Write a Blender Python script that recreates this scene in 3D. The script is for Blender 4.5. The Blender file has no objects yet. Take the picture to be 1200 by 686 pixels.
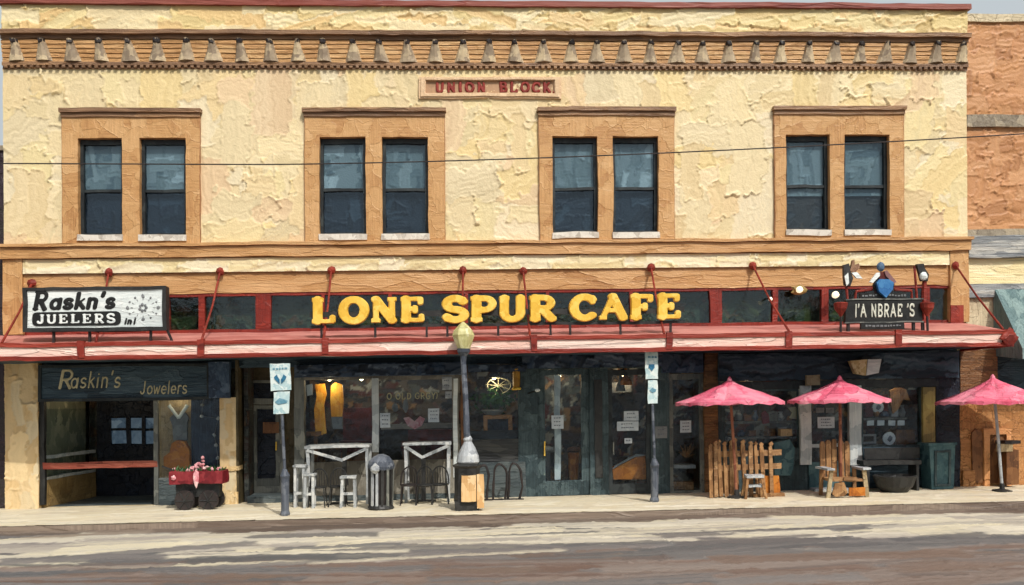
import bpy, bmesh, math, random
import numpy as np
from mathutils import Vector, noise
random.seed(7)
PI = math.pi
C = bpy.context.scene.collection
S = bpy.context.scene

# ------------------------------------------------------------------ camera model
F, D, H, VH = 1056.0, 22.0, 2.375, 470.0
YAW, ROLL, K = math.radians(3.1), -0.006, 0.0117
CAM = Vector((0, -D, H))
fw = Vector((math.sin(YAW), math.cos(YAW), 0))
r0 = Vector((math.cos(YAW), -math.sin(YAW), 0)); u0_ = Vector((0, 0, 1))
rt = r0 * math.cos(ROLL) + u0_ * math.sin(ROLL)
up = u0_ * math.cos(ROLL) - r0 * math.sin(ROLL)
# the street climbs gently to the right: every height is z + K * x
def ray(u, v):
    return fw + rt * ((u - 600) / F) + up * (-(v - VH) / F)
def P(u, v, Y=0.0):
    d = ray(u, v); t = (Y - CAM.y) / d.y; p = CAM + d * t
    return p.x, p.z - K * p.x
def G(u, v, z=0.0):
    d = ray(u, v); t = (z + K * CAM.x - CAM.z) / (d.z - K * d.x); p = CAM + d * t
    return p.x, p.y
def R(u0, u1, v0, v1, Y=0.0):
    um, vm = (u0 + u1) / 2, (v0 + v1) / 2
    return P(u0, vm, Y)[0], P(u1, vm, Y)[0], P(um, v1, Y)[1], P(um, v0, Y)[1]

# ------------------------------------------------------------------ colours and paint
def lin(c):
    o = []
    for x in c:
        x /= 255.0
        o.append(x / 12.92 if x <= 0.04045 else ((x + 0.055) / 1.055) ** 2.4)
    return o
def nn(nt, t, **kw):
    n = nt.nodes.new(t)
    for k, v in kw.items(): setattr(n, k, v)
    return n
def math_(nt, op, a, b=None, c=None):
    n = nn(nt, 'ShaderNodeMath', operation=op)
    for i, x in enumerate((a, b, c)):
        if x is None: continue
        if isinstance(x, (int, float)): n.inputs[i].default_value = x
        else: nt.links.new(x, n.inputs[i])
    return n.outputs[0]
def vscale(nt, vec, s):
    n = nn(nt, 'ShaderNodeVectorMath', operation='MULTIPLY')
    nt.links.new(vec, n.inputs[0]); n.inputs[1].default_value = s
    return n.outputs[0]
def lite(m, nt, b, base, v1, v2, cols, bright, scale, ridge, streak, dist, var, emit, rough, spec, strokes):
    L = nt.links.new; s1 = nn(nt, 'ShaderNodeSeparateColor'); L(v1.outputs['Color'], s1.inputs[0])
    q = vscale(nt, base, (30, 30, 2) if strokes == 'v' else (2, 2, 30) if strokes == 'h' else (14, 14, 9))
    n = nn(nt, 'ShaderNodeTexNoise'); L(q, n.inputs['Vector']); n.inputs['Scale'].default_value = 1; n.inputs['Detail'].default_value = 2; sk = n.outputs[0]
    h = math_(nt, 'ADD', math_(nt, 'MULTIPLY', s1.outputs[0], .3), math_(nt, 'MULTIPLY', sk, streak + .4))
    bp = nn(nt, 'ShaderNodeBump'); bp.inputs['Distance'].default_value = dist; L(h, bp.inputs['Height']); L(bp.outputs[0], b.inputs['Normal'])
    f = math_(nt, 'ADD', math_(nt, 'MULTIPLY', s1.outputs[0], .6), math_(nt, 'MULTIPLY', sk, .5)); f = math_(nt, 'SUBTRACT', f, .05)
    rp = nn(nt, 'ShaderNodeValToRGB'); L(f, rp.inputs[0]); el = rp.color_ramp.elements
    while len(el) < len(cols): el.new(.5)
    for i, c in enumerate(cols): el[i].position = .12 + .76 * i / max(1, len(cols) - 1); el[i].color = [x * bright for x in lin(c)] + [1]
    nt.nodes.remove(v2); L(rp.outputs[0], b.inputs['Base Color']); b.inputs['Roughness'].default_value = rough; b.inputs['Specular IOR Level'].default_value = spec
    if emit: L(rp.outputs[0], b.inputs['Emission Color']); b.inputs['Emission Strength'].default_value = emit
    return m
def paint(name, cols, scale=3.0, stretch=(1, 1, 1), ridge=0.8, streak=0.5, warp=0.35, dist=0.02, rough=0.5, var=0.22, emit=0, plate=.22,
          strokes='both', fine=0.4, bright=1.0, spec=0.35, metal=0.0):
    """thick knife-and-brush oil paint: patches, raised edges and bristle streaks"""
    m = bpy.data.materials.new(name); m.use_nodes = True; nt = m.node_tree; L = nt.links.new
    b = nt.nodes['Principled BSDF']
    tc = nn(nt, 'ShaderNodeTexCoord'); oi = nn(nt, 'ShaderNodeObjectInfo')
    add = nn(nt, 'ShaderNodeVectorMath', operation='ADD'); L(tc.outputs['Object'], add.inputs[0])
    cb = nn(nt, 'ShaderNodeCombineXYZ'); r = math_(nt, 'MULTIPLY', oi.outputs['Random'], 37.0)
    for i in range(3): L(r, cb.inputs[i])
    L(cb.outputs[0], add.inputs[1]); base = add.outputs[0]
    st = vscale(nt, base, [scale * s for s in stretch])
    nz = nn(nt, 'ShaderNodeTexNoise'); L(st, nz.inputs['Vector']); nz.inputs['Scale'].default_value = 1.3; nz.inputs['Detail'].default_value = 2
    sb = nn(nt, 'ShaderNodeVectorMath', operation='SUBTRACT'); L(nz.outputs['Color'], sb.inputs[0]); sb.inputs[1].default_value = (.5, .5, .5)
    sc = nn(nt, 'ShaderNodeVectorMath', operation='SCALE'); L(sb.outputs[0], sc.inputs[0]); sc.inputs['Scale'].default_value = warp * 4
    ad = nn(nt, 'ShaderNodeVectorMath', operation='ADD'); L(st, ad.inputs[0]); L(sc.outputs[0], ad.inputs[1]); wv = ad.outputs[0]
    v1 = nn(nt, 'ShaderNodeTexVoronoi'); L(wv, v1.inputs['Vector']); v1.inputs['Scale'].default_value = 1
    v2 = nn(nt, 'ShaderNodeTexVoronoi', feature='DISTANCE_TO_EDGE'); L(wv, v2.inputs['Vector']); v2.inputs['Scale'].default_value = 1
    if scale >= 4: return lite(m, nt, b, base, v1, v2, cols, bright, scale, ridge, streak, dist, var, emit, rough, spec, strokes)
    v3 = nn(nt, 'ShaderNodeTexVoronoi', feature='DISTANCE_TO_EDGE'); L(wv, v3.inputs['Vector']); v3.inputs['Scale'].default_value = 2.7
    v4 = nn(nt, 'ShaderNodeTexVoronoi'); L(wv, v4.inputs['Vector']); v4.inputs['Scale'].default_value = 2.7
    s1 = nn(nt, 'ShaderNodeSeparateColor'); L(v1.outputs['Color'], s1.inputs[0])
    s4 = nn(nt, 'ShaderNodeSeparateColor'); L(v4.outputs['Color'], s4.inputs[0])
    def rid(d, w, gate, th):
        a = math_(nt, 'MULTIPLY', d, -1.0 / w); a = math_(nt, 'ADD', a, 1.0); a = math_(nt, 'MAXIMUM', a, 0.0); a = math_(nt, 'POWER', a, 1.6)
        g = math_(nt, 'GREATER_THAN', gate, th)
        return math_(nt, 'MULTIPLY', a, g)
    rg = math_(nt, 'ADD', rid(v2.outputs['Distance'], 0.055, s1.outputs[1], 0.4), math_(nt, 'MULTIPLY', rid(v3.outputs['Distance'], 0.10, s4.outputs[1], 0.6), 0.5))
    def sn(s):
        q = vscale(nt, base, s); n = nn(nt, 'ShaderNodeTexNoise'); L(q, n.inputs['Vector'])
        n.inputs['Scale'].default_value = 1; n.inputs['Detail'].default_value = 2; return n.outputs[0]
    hi = 30.0; lo = 1.6
    A = sn((lo, lo, hi)) if strokes in ('both', 'h') else sn((hi, hi, lo))
    B = sn((hi, hi, lo)) if strokes in ('both', 'v') else A
    gate = math_(nt, 'GREATER_THAN', s1.outputs[2], 0.5)
    mx = nn(nt, 'ShaderNodeMix'); L(gate, mx.inputs[0]); L(A, mx.inputs[2]); L(B, mx.inputs[3]); sk = mx.outputs[0]
    fn = nn(nt, 'ShaderNodeTexNoise'); L(base, fn.inputs['Vector']); fn.inputs['Scale'].default_value = 30; fn.inputs['Detail'].default_value = 1
    h = math_(nt, 'ADD', math_(nt, 'MULTIPLY', s1.outputs[0], plate), math_(nt, 'MULTIPLY', rg, ridge))
    h = math_(nt, 'ADD', h, math_(nt, 'MULTIPLY', s4.outputs[0], 0.2))
    h = math_(nt, 'ADD', h, math_(nt, 'MULTIPLY', sk, streak))
    h = math_(nt, 'ADD', h, math_(nt, 'MULTIPLY', fn.outputs[0], fine))
    bp = nn(nt, 'ShaderNodeBump'); bp.inputs['Distance'].default_value = dist; bp.inputs['Strength'].default_value = 1.0
    L(h, bp.inputs['Height']); L(bp.outputs[0], b.inputs['Normal'])
    f = math_(nt, 'ADD', math_(nt, 'MULTIPLY', s1.outputs[0], 0.5), math_(nt, 'MULTIPLY', s4.outputs[2], 0.2))
    f = math_(nt, 'ADD', f, math_(nt, 'MULTIPLY', sk, 0.45)); f = math_(nt, 'SUBTRACT', f, 0.07)
    rp = nn(nt, 'ShaderNodeValToRGB'); L(f, rp.inputs[0]); el = rp.color_ramp.elements
    n = len(cols)
    while len(el) < n: el.new(0.5)
    for i, c in enumerate(cols):
        el[i].position = 0.12 + 0.76 * i / max(1, n - 1); el[i].color = [x * bright for x in lin(c)] + [1]
    ml = nn(nt, 'ShaderNodeVectorMath', operation='SCALE'); L(rp.outputs[0], ml.inputs[0])
    k = math_(nt, 'ADD', math_(nt, 'MULTIPLY', sk, var * 2), 1.0 - var); L(k, ml.inputs['Scale'])
    L(ml.outputs[0], b.inputs['Base Color'])
    b.inputs['Roughness'].default_value = rough; b.inputs['Specular IOR Level'].default_value = spec; b.inputs['Metallic'].default_value = metal
    if emit:
        L(ml.outputs[0], b.inputs['Emission Color']); b.inputs['Emission Strength'].default_value = emit
    return m

M = {}
M['wall'] = paint('cream plaster', [(222, 186, 142), (218, 200, 170), (226, 208, 176), (232, 206, 150), (232, 212, 180), (222, 204, 176), (226, 182, 138)], scale=.95, stretch=(1, 1, .8), ridge=1.0, streak=.42, warp=.26, dist=.035, var=.10, plate=.16)
M['parapet'] = paint('yellow cream plaster', [(224, 196, 128), (236, 212, 142), (240, 220, 170), (228, 190, 120)], scale=1.1, stretch=(.45, 1, 1.5), ridge=.6, streak=.7, dist=.035, strokes='h', var=.1)
M['frieze'] = paint('pale cream panel', [(226, 202, 150), (238, 220, 166), (244, 228, 184)], scale=1.1, stretch=(.4, 1, 1.5), ridge=.6, streak=.6, dist=.03, strokes='h', var=.08)
M['tan'] = paint('ochre trim', [(170, 122, 74), (190, 144, 92), (198, 154, 102), (206, 164, 114)], scale=2.6, ridge=.5, streak=.45, warp=.2, dist=.014, var=.16)
M['tanh'] = paint('ochre trim bands', [(162, 114, 68), (188, 142, 90), (196, 152, 102), (206, 164, 114)], scale=2.2, stretch=(.3, 1, 1.5), ridge=.6, streak=.6, warp=.2, dist=.018, strokes='h', var=.2)
M['tandark'] = paint('brown trim edge', [(128, 86, 52), (160, 114, 74), (182, 136, 94)], scale=3, strokes='v', dist=.012, ridge=.4)
M['cornice'] = paint('umber cornice', [(112, 84, 62), (138, 106, 78), (160, 122, 86)], scale=2, stretch=(.3, 1, 2), ridge=.5, streak=1, dist=.02, strokes='h', var=.28)
M['brow'] = paint('brown brick rows', [(170, 124, 76), (198, 152, 100), (212, 172, 120)], scale=3, stretch=(.4, 1, 2), ridge=.4, streak=1.2, dist=.018, strokes='h', var=.25)
M['corbel'] = paint('grey corbel', [(134, 118, 100), (172, 154, 128), (214, 194, 156)], scale=5, ridge=.8, streak=.5, dist=.015)
M['knob'] = paint('dark iron', [(30, 26, 26), (52, 44, 42)], scale=8, dist=.01)
M['coping'] = paint('oxide red coping', [(104, 44, 34), (132, 62, 50), (146, 84, 70)], scale=1.2, stretch=(.2, 1, 2), streak=.8, dist=.012, strokes='h')
M['plaqueb'] = paint('plaque ground', [(160, 124, 92), (182, 144, 108)], scale=4, dist=.008)
M['plaquef'] = paint('plaque moulding', [(206, 172, 132), (224, 194, 156)], scale=3, dist=.01, ridge=.3)
M['redlet'] = paint('brick red lettering', [(120, 34, 24), (148, 50, 38)], scale=6, dist=.006)
M['red'] = paint('rust red frame', [(96, 28, 20), (126, 40, 28), (150, 56, 40)], scale=3, stretch=(.6, 1, 1), ridge=.5, streak=.7, warp=.2, dist=.012, var=.2)
M['redh'] = paint('rust red rails', [(104, 32, 22), (134, 44, 30), (156, 62, 46)], scale=2, stretch=(.3, 1, 2), ridge=.5, streak=.8, dist=.014, strokes='h', var=.22)
M['pinkroof'] = paint('faded pink roof paint', [(168, 96, 88), (192, 124, 114), (210, 146, 134)], scale=1.6, stretch=(.35, 1, 1.5), ridge=.7, streak=.6, dist=.016, strokes='h')
M['fascia'] = paint('pale pink panel', [(226, 176, 158), (238, 204, 188), (246, 222, 206)], scale=1.6, stretch=(.35, 1, 2), ridge=.9, streak=.6, dist=.018, strokes='h', var=.1)
M['sill'] = paint('chalk white sill', [(170, 160, 146), (214, 206, 192), (226, 220, 206)], scale=5, dist=.015)
M['winframe'] = paint('black green sash', [(20, 24, 26), (36, 42, 44), (54, 60, 60)], scale=4, ridge=.4, streak=.8, dist=.008, var=.3)
M['blind'] = paint('slate blue blind', [(98, 108, 108), (128, 138, 136), (176, 182, 178)], scale=3.2, ridge=1, streak=.7, dist=.012, strokes='v', var=.3)
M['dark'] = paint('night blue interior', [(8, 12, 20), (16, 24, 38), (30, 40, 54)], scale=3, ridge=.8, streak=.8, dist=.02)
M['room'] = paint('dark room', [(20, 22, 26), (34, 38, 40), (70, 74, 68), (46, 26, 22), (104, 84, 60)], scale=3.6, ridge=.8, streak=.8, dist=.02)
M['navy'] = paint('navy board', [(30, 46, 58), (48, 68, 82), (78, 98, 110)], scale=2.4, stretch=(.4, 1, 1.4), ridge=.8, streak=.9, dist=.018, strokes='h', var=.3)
M['navyc'] = paint('navy cloth', [(34, 48, 68), (60, 80, 104), (112, 128, 146)], scale=5, ridge=1, streak=.7, dist=.03, var=.3)
M['teal'] = paint('dark teal woodwork', [(34, 48, 52), (50, 66, 70), (78, 94, 96)], scale=3, ridge=.6, streak=.8, dist=.012, strokes='v', var=.3)
M['tealb'] = paint('teal paint', [(36, 66, 74), (56, 88, 94), (84, 112, 114)], scale=4, ridge=.6, streak=.6, dist=.01)
M['steel'] = paint('weathered grey frame', [(70, 74, 72), (104, 106, 100), (136, 136, 126)], scale=4, ridge=.5, streak=.8, dist=.01, strokes='v')
M['white'] = paint('rough white paint', [(112, 116, 118), (162, 166, 166), (204, 204, 198)], scale=5, ridge=.8, streak=.7, dist=.012)
M['whitecol'] = paint('grey white column', [(150, 158, 160), (186, 192, 192), (214, 218, 214)], scale=4, ridge=.6, streak=.9, dist=.014, strokes='v')
M['pier'] = paint('cream pier', [(206, 170, 116), (226, 194, 140), (234, 208, 162)], scale=2, stretch=(1.4, 1, .6), ridge=1, streak=.8, dist=.03, strokes='v', var=.12)
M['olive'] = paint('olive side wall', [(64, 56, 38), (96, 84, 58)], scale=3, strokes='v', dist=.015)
M['brickbrown'] = paint('brown brick rows dark', [(84, 56, 32), (112, 78, 46), (136, 98, 60)], scale=3, stretch=(.6, 1, 2), ridge=.6, streak=1.2, dist=.02, strokes='h', var=.4)
M['orangebrick'] = paint('orange brick', [(196, 132, 80), (214, 152, 98), (222, 166, 114), (206, 140, 84)], scale=2, stretch=(.8, 1, 1), ridge=1, streak=.6, dist=.03, var=.12)
M['greystone'] = paint('grey stone band', [(112, 100, 84), (150, 138, 118), (176, 160, 134)], scale=4, ridge=.8, dist=.03)
M['bluegrey'] = paint('blue grey cornice', [(92, 98, 104), (150, 152, 150), (196, 192, 180)], scale=2, stretch=(.5, 1, 3), ridge=.5, streak=.9, dist=.02, strokes='h', var=.35)
M['sandpanel'] = paint('sand shop panel', [(150, 100, 56), (178, 124, 74), (196, 144, 92)], scale=3, ridge=.9, streak=.7, dist=.02)
M['greycream'] = paint('grey cream wall', [(176, 160, 130), (204, 188, 154), (222, 206, 172)], scale=2.2, ridge=.8, dist=.02)
M['awn'] = paint('sea green awning', [(70, 96, 98), (98, 124, 124), (128, 150, 146)], scale=3, stretch=(1.5, 1, .4), ridge=.5, streak=.9, dist=.015, strokes='v')
M['purple'] = paint('plum dark plaster', [(38, 30, 36), (56, 42, 50), (50, 46, 40)], scale=2, dist=.02)
M['gold'] = paint('sign yellow', [(218, 168, 52), (236, 192, 74), (244, 208, 104)], scale=5, ridge=.5, streak=1, warp=.3, dist=.008, var=.14)
M['signwhite'] = paint('sign white', [(196, 204, 202), (222, 228, 224), (236, 238, 232)], scale=2.5, stretch=(.4, 1, 1.5), ridge=.6, streak=.6, dist=.01, strokes='h', var=.08)
M['black'] = paint('sign black', [(18, 18, 18), (34, 34, 32)], scale=6, dist=.008)
M['char'] = paint('charcoal metal', [(30, 30, 30), (54, 54, 52)], scale=4, dist=.01)
M['cream'] = paint('cream lettering', [(176, 168, 134), (206, 198, 164)], scale=8, dist=.005)
M['palelet'] = paint('pale lettering', [(196, 196, 180), (222, 220, 204)], scale=8, dist=.005)
M['neon'] = paint('dull neon lettering', [(150, 148, 116), (180, 172, 134)], scale=8, dist=.005)
M['pink'] = paint('pink canvas', [(214, 84, 110), (228, 112, 136), (238, 140, 158), (244, 160, 172)], scale=2.4, ridge=.8, streak=.5, warp=.3, dist=.014, var=.12)
M['pole'] = paint('blue grey pole paint', [(48, 54, 64), (78, 84, 94), (116, 120, 126)], scale=6, strokes='v', dist=.008, ridge=.5)
M['sidewalk'] = paint('cream paving', [(184, 166, 128), (214, 198, 160), (230, 216, 182), (236, 224, 194)], scale=.9, stretch=(.5, 1.6, 1), ridge=.8, streak=.5, dist=.03, var=.14)
M['kerb'] = paint('dark kerb', [(96, 80, 70), (124, 108, 94), (146, 130, 114)], scale=1.2, stretch=(.3, 2, 2), streak=.6, dist=.012)
M['parkblue'] = paint('sign blue', [(24, 84, 118), (50, 116, 146)], scale=9, dist=.004)
M['parksign'] = paint('weathered sign face', [(150, 184, 190), (196, 214, 212), (220, 228, 222)], scale=9, ridge=.8, dist=.006, var=.2)
M['wood'] = paint('raw timber', [(100, 70, 42), (142, 102, 64), (176, 136, 92)], scale=6, ridge=.7, streak=.9, dist=.012, strokes='v', var=.35)
M['woodh'] = paint('raw timber rails', [(104, 74, 46), (146, 108, 70), (178, 140, 98)], scale=6, ridge=.7, streak=.9, dist=.012, strokes='h', var=.3)
M['redwood'] = paint('reddish pole', [(94, 48, 34), (130, 78, 56), (160, 106, 78)], scale=6, strokes='v', dist=.008)
M['globe'] = paint('cream lamp glass', [(176, 168, 110), (204, 198, 140), (228, 222, 184)], scale=7, ridge=.8, streak=.8, dist=.012, strokes='v')
M['bulb'] = paint('lit bulb', [(255, 238, 196), (255, 246, 220)], scale=9, dist=.002, emit=.9)
M['goldcloth'] = paint('golden cloth', [(190, 112, 20), (236, 160, 40), (246, 190, 80)], scale=7, strokes='v', dist=.012, var=.3)
M['rust'] = paint('rust orange leather', [(138, 74, 18), (178, 104, 30), (198, 128, 50)], scale=5, dist=.014, ridge=.6)
M['beige'] = paint('beige lining', [(126, 106, 76), (156, 136, 102), (178, 160, 126)], scale=3, strokes='v', dist=.012)
M['grey'] = paint('soft grey cloth', [(96, 100, 102), (130, 132, 132)], scale=6, dist=.01)
M['green'] = paint('leaf green', [(20, 48, 20), (36, 74, 32), (62, 100, 46)], scale=9, dist=.01)
M['paper'] = paint('blue white paper', [(168, 178, 186), (200, 206, 208)], scale=9, dist=.003, streak=.3)
M['ink'] = paint('grey ink', [(70, 78, 90), (100, 106, 116)], scale=9, dist=.002)
M['brown'] = paint('umber wood', [(74, 46, 26), (108, 70, 40), (132, 90, 54)], scale=5, strokes='v', dist=.012)
M['maroon'] = paint('maroon cloth', [(46, 12, 12), (78, 22, 20), (98, 36, 30)], scale=5, dist=.012)
M['cartred'] = paint('cart red', [(88, 16, 24), (118, 28, 36), (140, 50, 54)], scale=6, dist=.012)
M['flower'] = paint('flower pink', [(196, 110, 120), (220, 160, 164), (232, 200, 196)], scale=9, dist=.008)
M['blue'] = paint('bright blue enamel', [(24, 74, 130), (44, 104, 160), (70, 130, 178)], scale=7, dist=.008)
M['ltgrey'] = paint('pale grey stone', [(130, 134, 138), (166, 170, 172), (192, 194, 192)], scale=6, dist=.012, strokes='v')
M['step'] = paint('slate step', [(52, 62, 66), (76, 86, 88), (100, 106, 104)], scale=3, stretch=(.5, 1, 2), dist=.014, strokes='h')
M['curtainbrown'] = paint('brown curtain', [(60, 48, 38), (92, 74, 56), (112, 92, 70)], scale=4, strokes='v', dist=.012, ridge=.8)
M['bluelight'] = paint('blue window light', [(40, 58, 74), (74, 96, 116), (110, 130, 146)], scale=4, dist=.01, emit=.3)  # self-glow stands in for daylight through the jeweller's back panes

def road_material(name, cols, cream=None):
    m = bpy.data.materials.new(name); m.use_nodes = True; nt = m.node_tree; L = nt.links.new; b = nt.nodes['Principled BSDF']
    tc = nn(nt, 'ShaderNodeTexCoord'); base = tc.outputs['Object']
    wn = nn(nt, 'ShaderNodeTexNoise'); L(vscale(nt, base, (.25, .5, 1)), wn.inputs['Vector']); wn.inputs['Scale'].default_value = 1; wn.inputs['Detail'].default_value = 2
    sb = nn(nt, 'ShaderNodeVectorMath', operation='SUBTRACT'); L(wn.outputs['Color'], sb.inputs[0]); sb.inputs[1].default_value = (.5, .5, .5)
    sc = nn(nt, 'ShaderNodeVectorMath', operation='SCALE'); L(sb.outputs[0], sc.inputs[0]); sc.inputs['Scale'].default_value = 1.2
    ad = nn(nt, 'ShaderNodeVectorMath', operation='ADD'); L(base, ad.inputs[0]); L(sc.outputs[0], ad.inputs[1]); wv = ad.outputs[0]
    n1 = nn(nt, 'ShaderNodeTexNoise'); L(vscale(nt, wv, (.16, 1.1, 1)), n1.inputs['Vector']); n1.inputs['Scale'].default_value = 1; n1.inputs['Detail'].default_value = 4
    v1 = nn(nt, 'ShaderNodeTexVoronoi'); L(vscale(nt, wv, (.33, 1.3, 1)), v1.inputs['Vector']); v1.inputs['Scale'].default_value = 1
    ve = nn(nt, 'ShaderNodeTexVoronoi', feature='DISTANCE_TO_EDGE'); L(vscale(nt, wv, (.33, 1.3, 1)), ve.inputs['Vector']); ve.inputs['Scale'].default_value = 1
    s1 = nn(nt, 'ShaderNodeSeparateColor'); L(v1.outputs['Color'], s1.inputs[0])
    n2 = nn(nt, 'ShaderNodeTexNoise'); L(vscale(nt, wv, (1.2, 14, 1)), n2.inputs['Vector']); n2.inputs['Scale'].default_value = 1; n2.inputs['Detail'].default_value = 4
    f = math_(nt, 'ADD', math_(nt, 'MULTIPLY', n1.outputs[0], .75), math_(nt, 'MULTIPLY', s1.outputs[0], .3))
    f = math_(nt, 'ADD', f, math_(nt, 'MULTIPLY', n2.outputs[0], .4)); f = math_(nt, 'SUBTRACT', f, .25)
    rp = nn(nt, 'ShaderNodeValToRGB'); L(f, rp.inputs[0]); el = rp.color_ramp.elements
    while len(el) < len(cols): el.new(.5)
    for i, c in enumerate(cols): el[i].position = .2 + .6 * i / (len(cols) - 1); el[i].color = lin(c) + [1]
    L(rp.outputs[0], b.inputs['Base Color']); b.inputs['Roughness'].default_value = .62; b.inputs['Specular IOR Level'].default_value = .25
    e = math_(nt, 'MAXIMUM', math_(nt, 'SUBTRACT', 1.0, math_(nt, 'MULTIPLY', ve.outputs['Distance'], 14.0)), 0.0)
    h = math_(nt, 'ADD', math_(nt, 'MULTIPLY', n2.outputs[0], .6), math_(nt, 'MULTIPLY', e, .5)); h = math_(nt, 'ADD', h, math_(nt, 'MULTIPLY', s1.outputs[1], .4))
    bp = nn(nt, 'ShaderNodeBump'); bp.inputs['Distance'].default_value = .05; L(h, bp.inputs['Height']); L(bp.outputs[0], b.inputs['Normal'])
    return m
M['road'] = road_material('streaked asphalt', [(62, 60, 62), (110, 102, 98), (84, 80, 80), (140, 128, 118), (118, 88, 70), (156, 146, 134)])
M['gutter'] = road_material('pale worn concrete', [(126, 118, 108), (164, 156, 140), (196, 186, 160), (222, 210, 182), (196, 182, 150), (232, 222, 196)])
M['ground'] = road_material('dusty ground', [(100, 92, 80), (130, 120, 104)])

def glass_material(name, tint, refl):
    m = bpy.data.materials.new(name); m.use_nodes = True; nt = m.node_tree; L = nt.links.new; nt.nodes.remove(nt.nodes['Principled BSDF'])
    out = nt.nodes['Material Output']
    t = nn(nt, 'ShaderNodeBsdfTransparent'); t.inputs[0].default_value = tint + (1,)
    g = nn(nt, 'ShaderNodeBsdfGlossy'); g.inputs[0].default_value = (.78, .86, .95, 1); g.inputs['Roughness'].default_value = .12
    tc = nn(nt, 'ShaderNodeTexCoord'); n = nn(nt, 'ShaderNodeTexNoise'); L(tc.outputs['Object'], n.inputs[0]); n.inputs['Scale'].default_value = 5; n.inputs['Detail'].default_value = 4
    bp = nn(nt, 'ShaderNodeBump'); bp.inputs['Distance'].default_value = .02; L(n.outputs[0], bp.inputs['Height']); L(bp.outputs[0], g.inputs['Normal'])
    mx = nn(nt, 'ShaderNodeMixShader'); mx.inputs[0].default_value = refl
    L(t.outputs[0], mx.inputs[1]); L(g.outputs[0], mx.inputs[2]); L(mx.outputs[0], out.inputs[0])
    return m
M['glass'] = glass_material('shop glass', (.86, .9, .92), .02)
M['glassup'] = glass_material('upper window glass', (.75, .82, .86), .045)
M['glassdark'] = glass_material('transom glass', (.8, .86, .8), .05)

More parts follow.
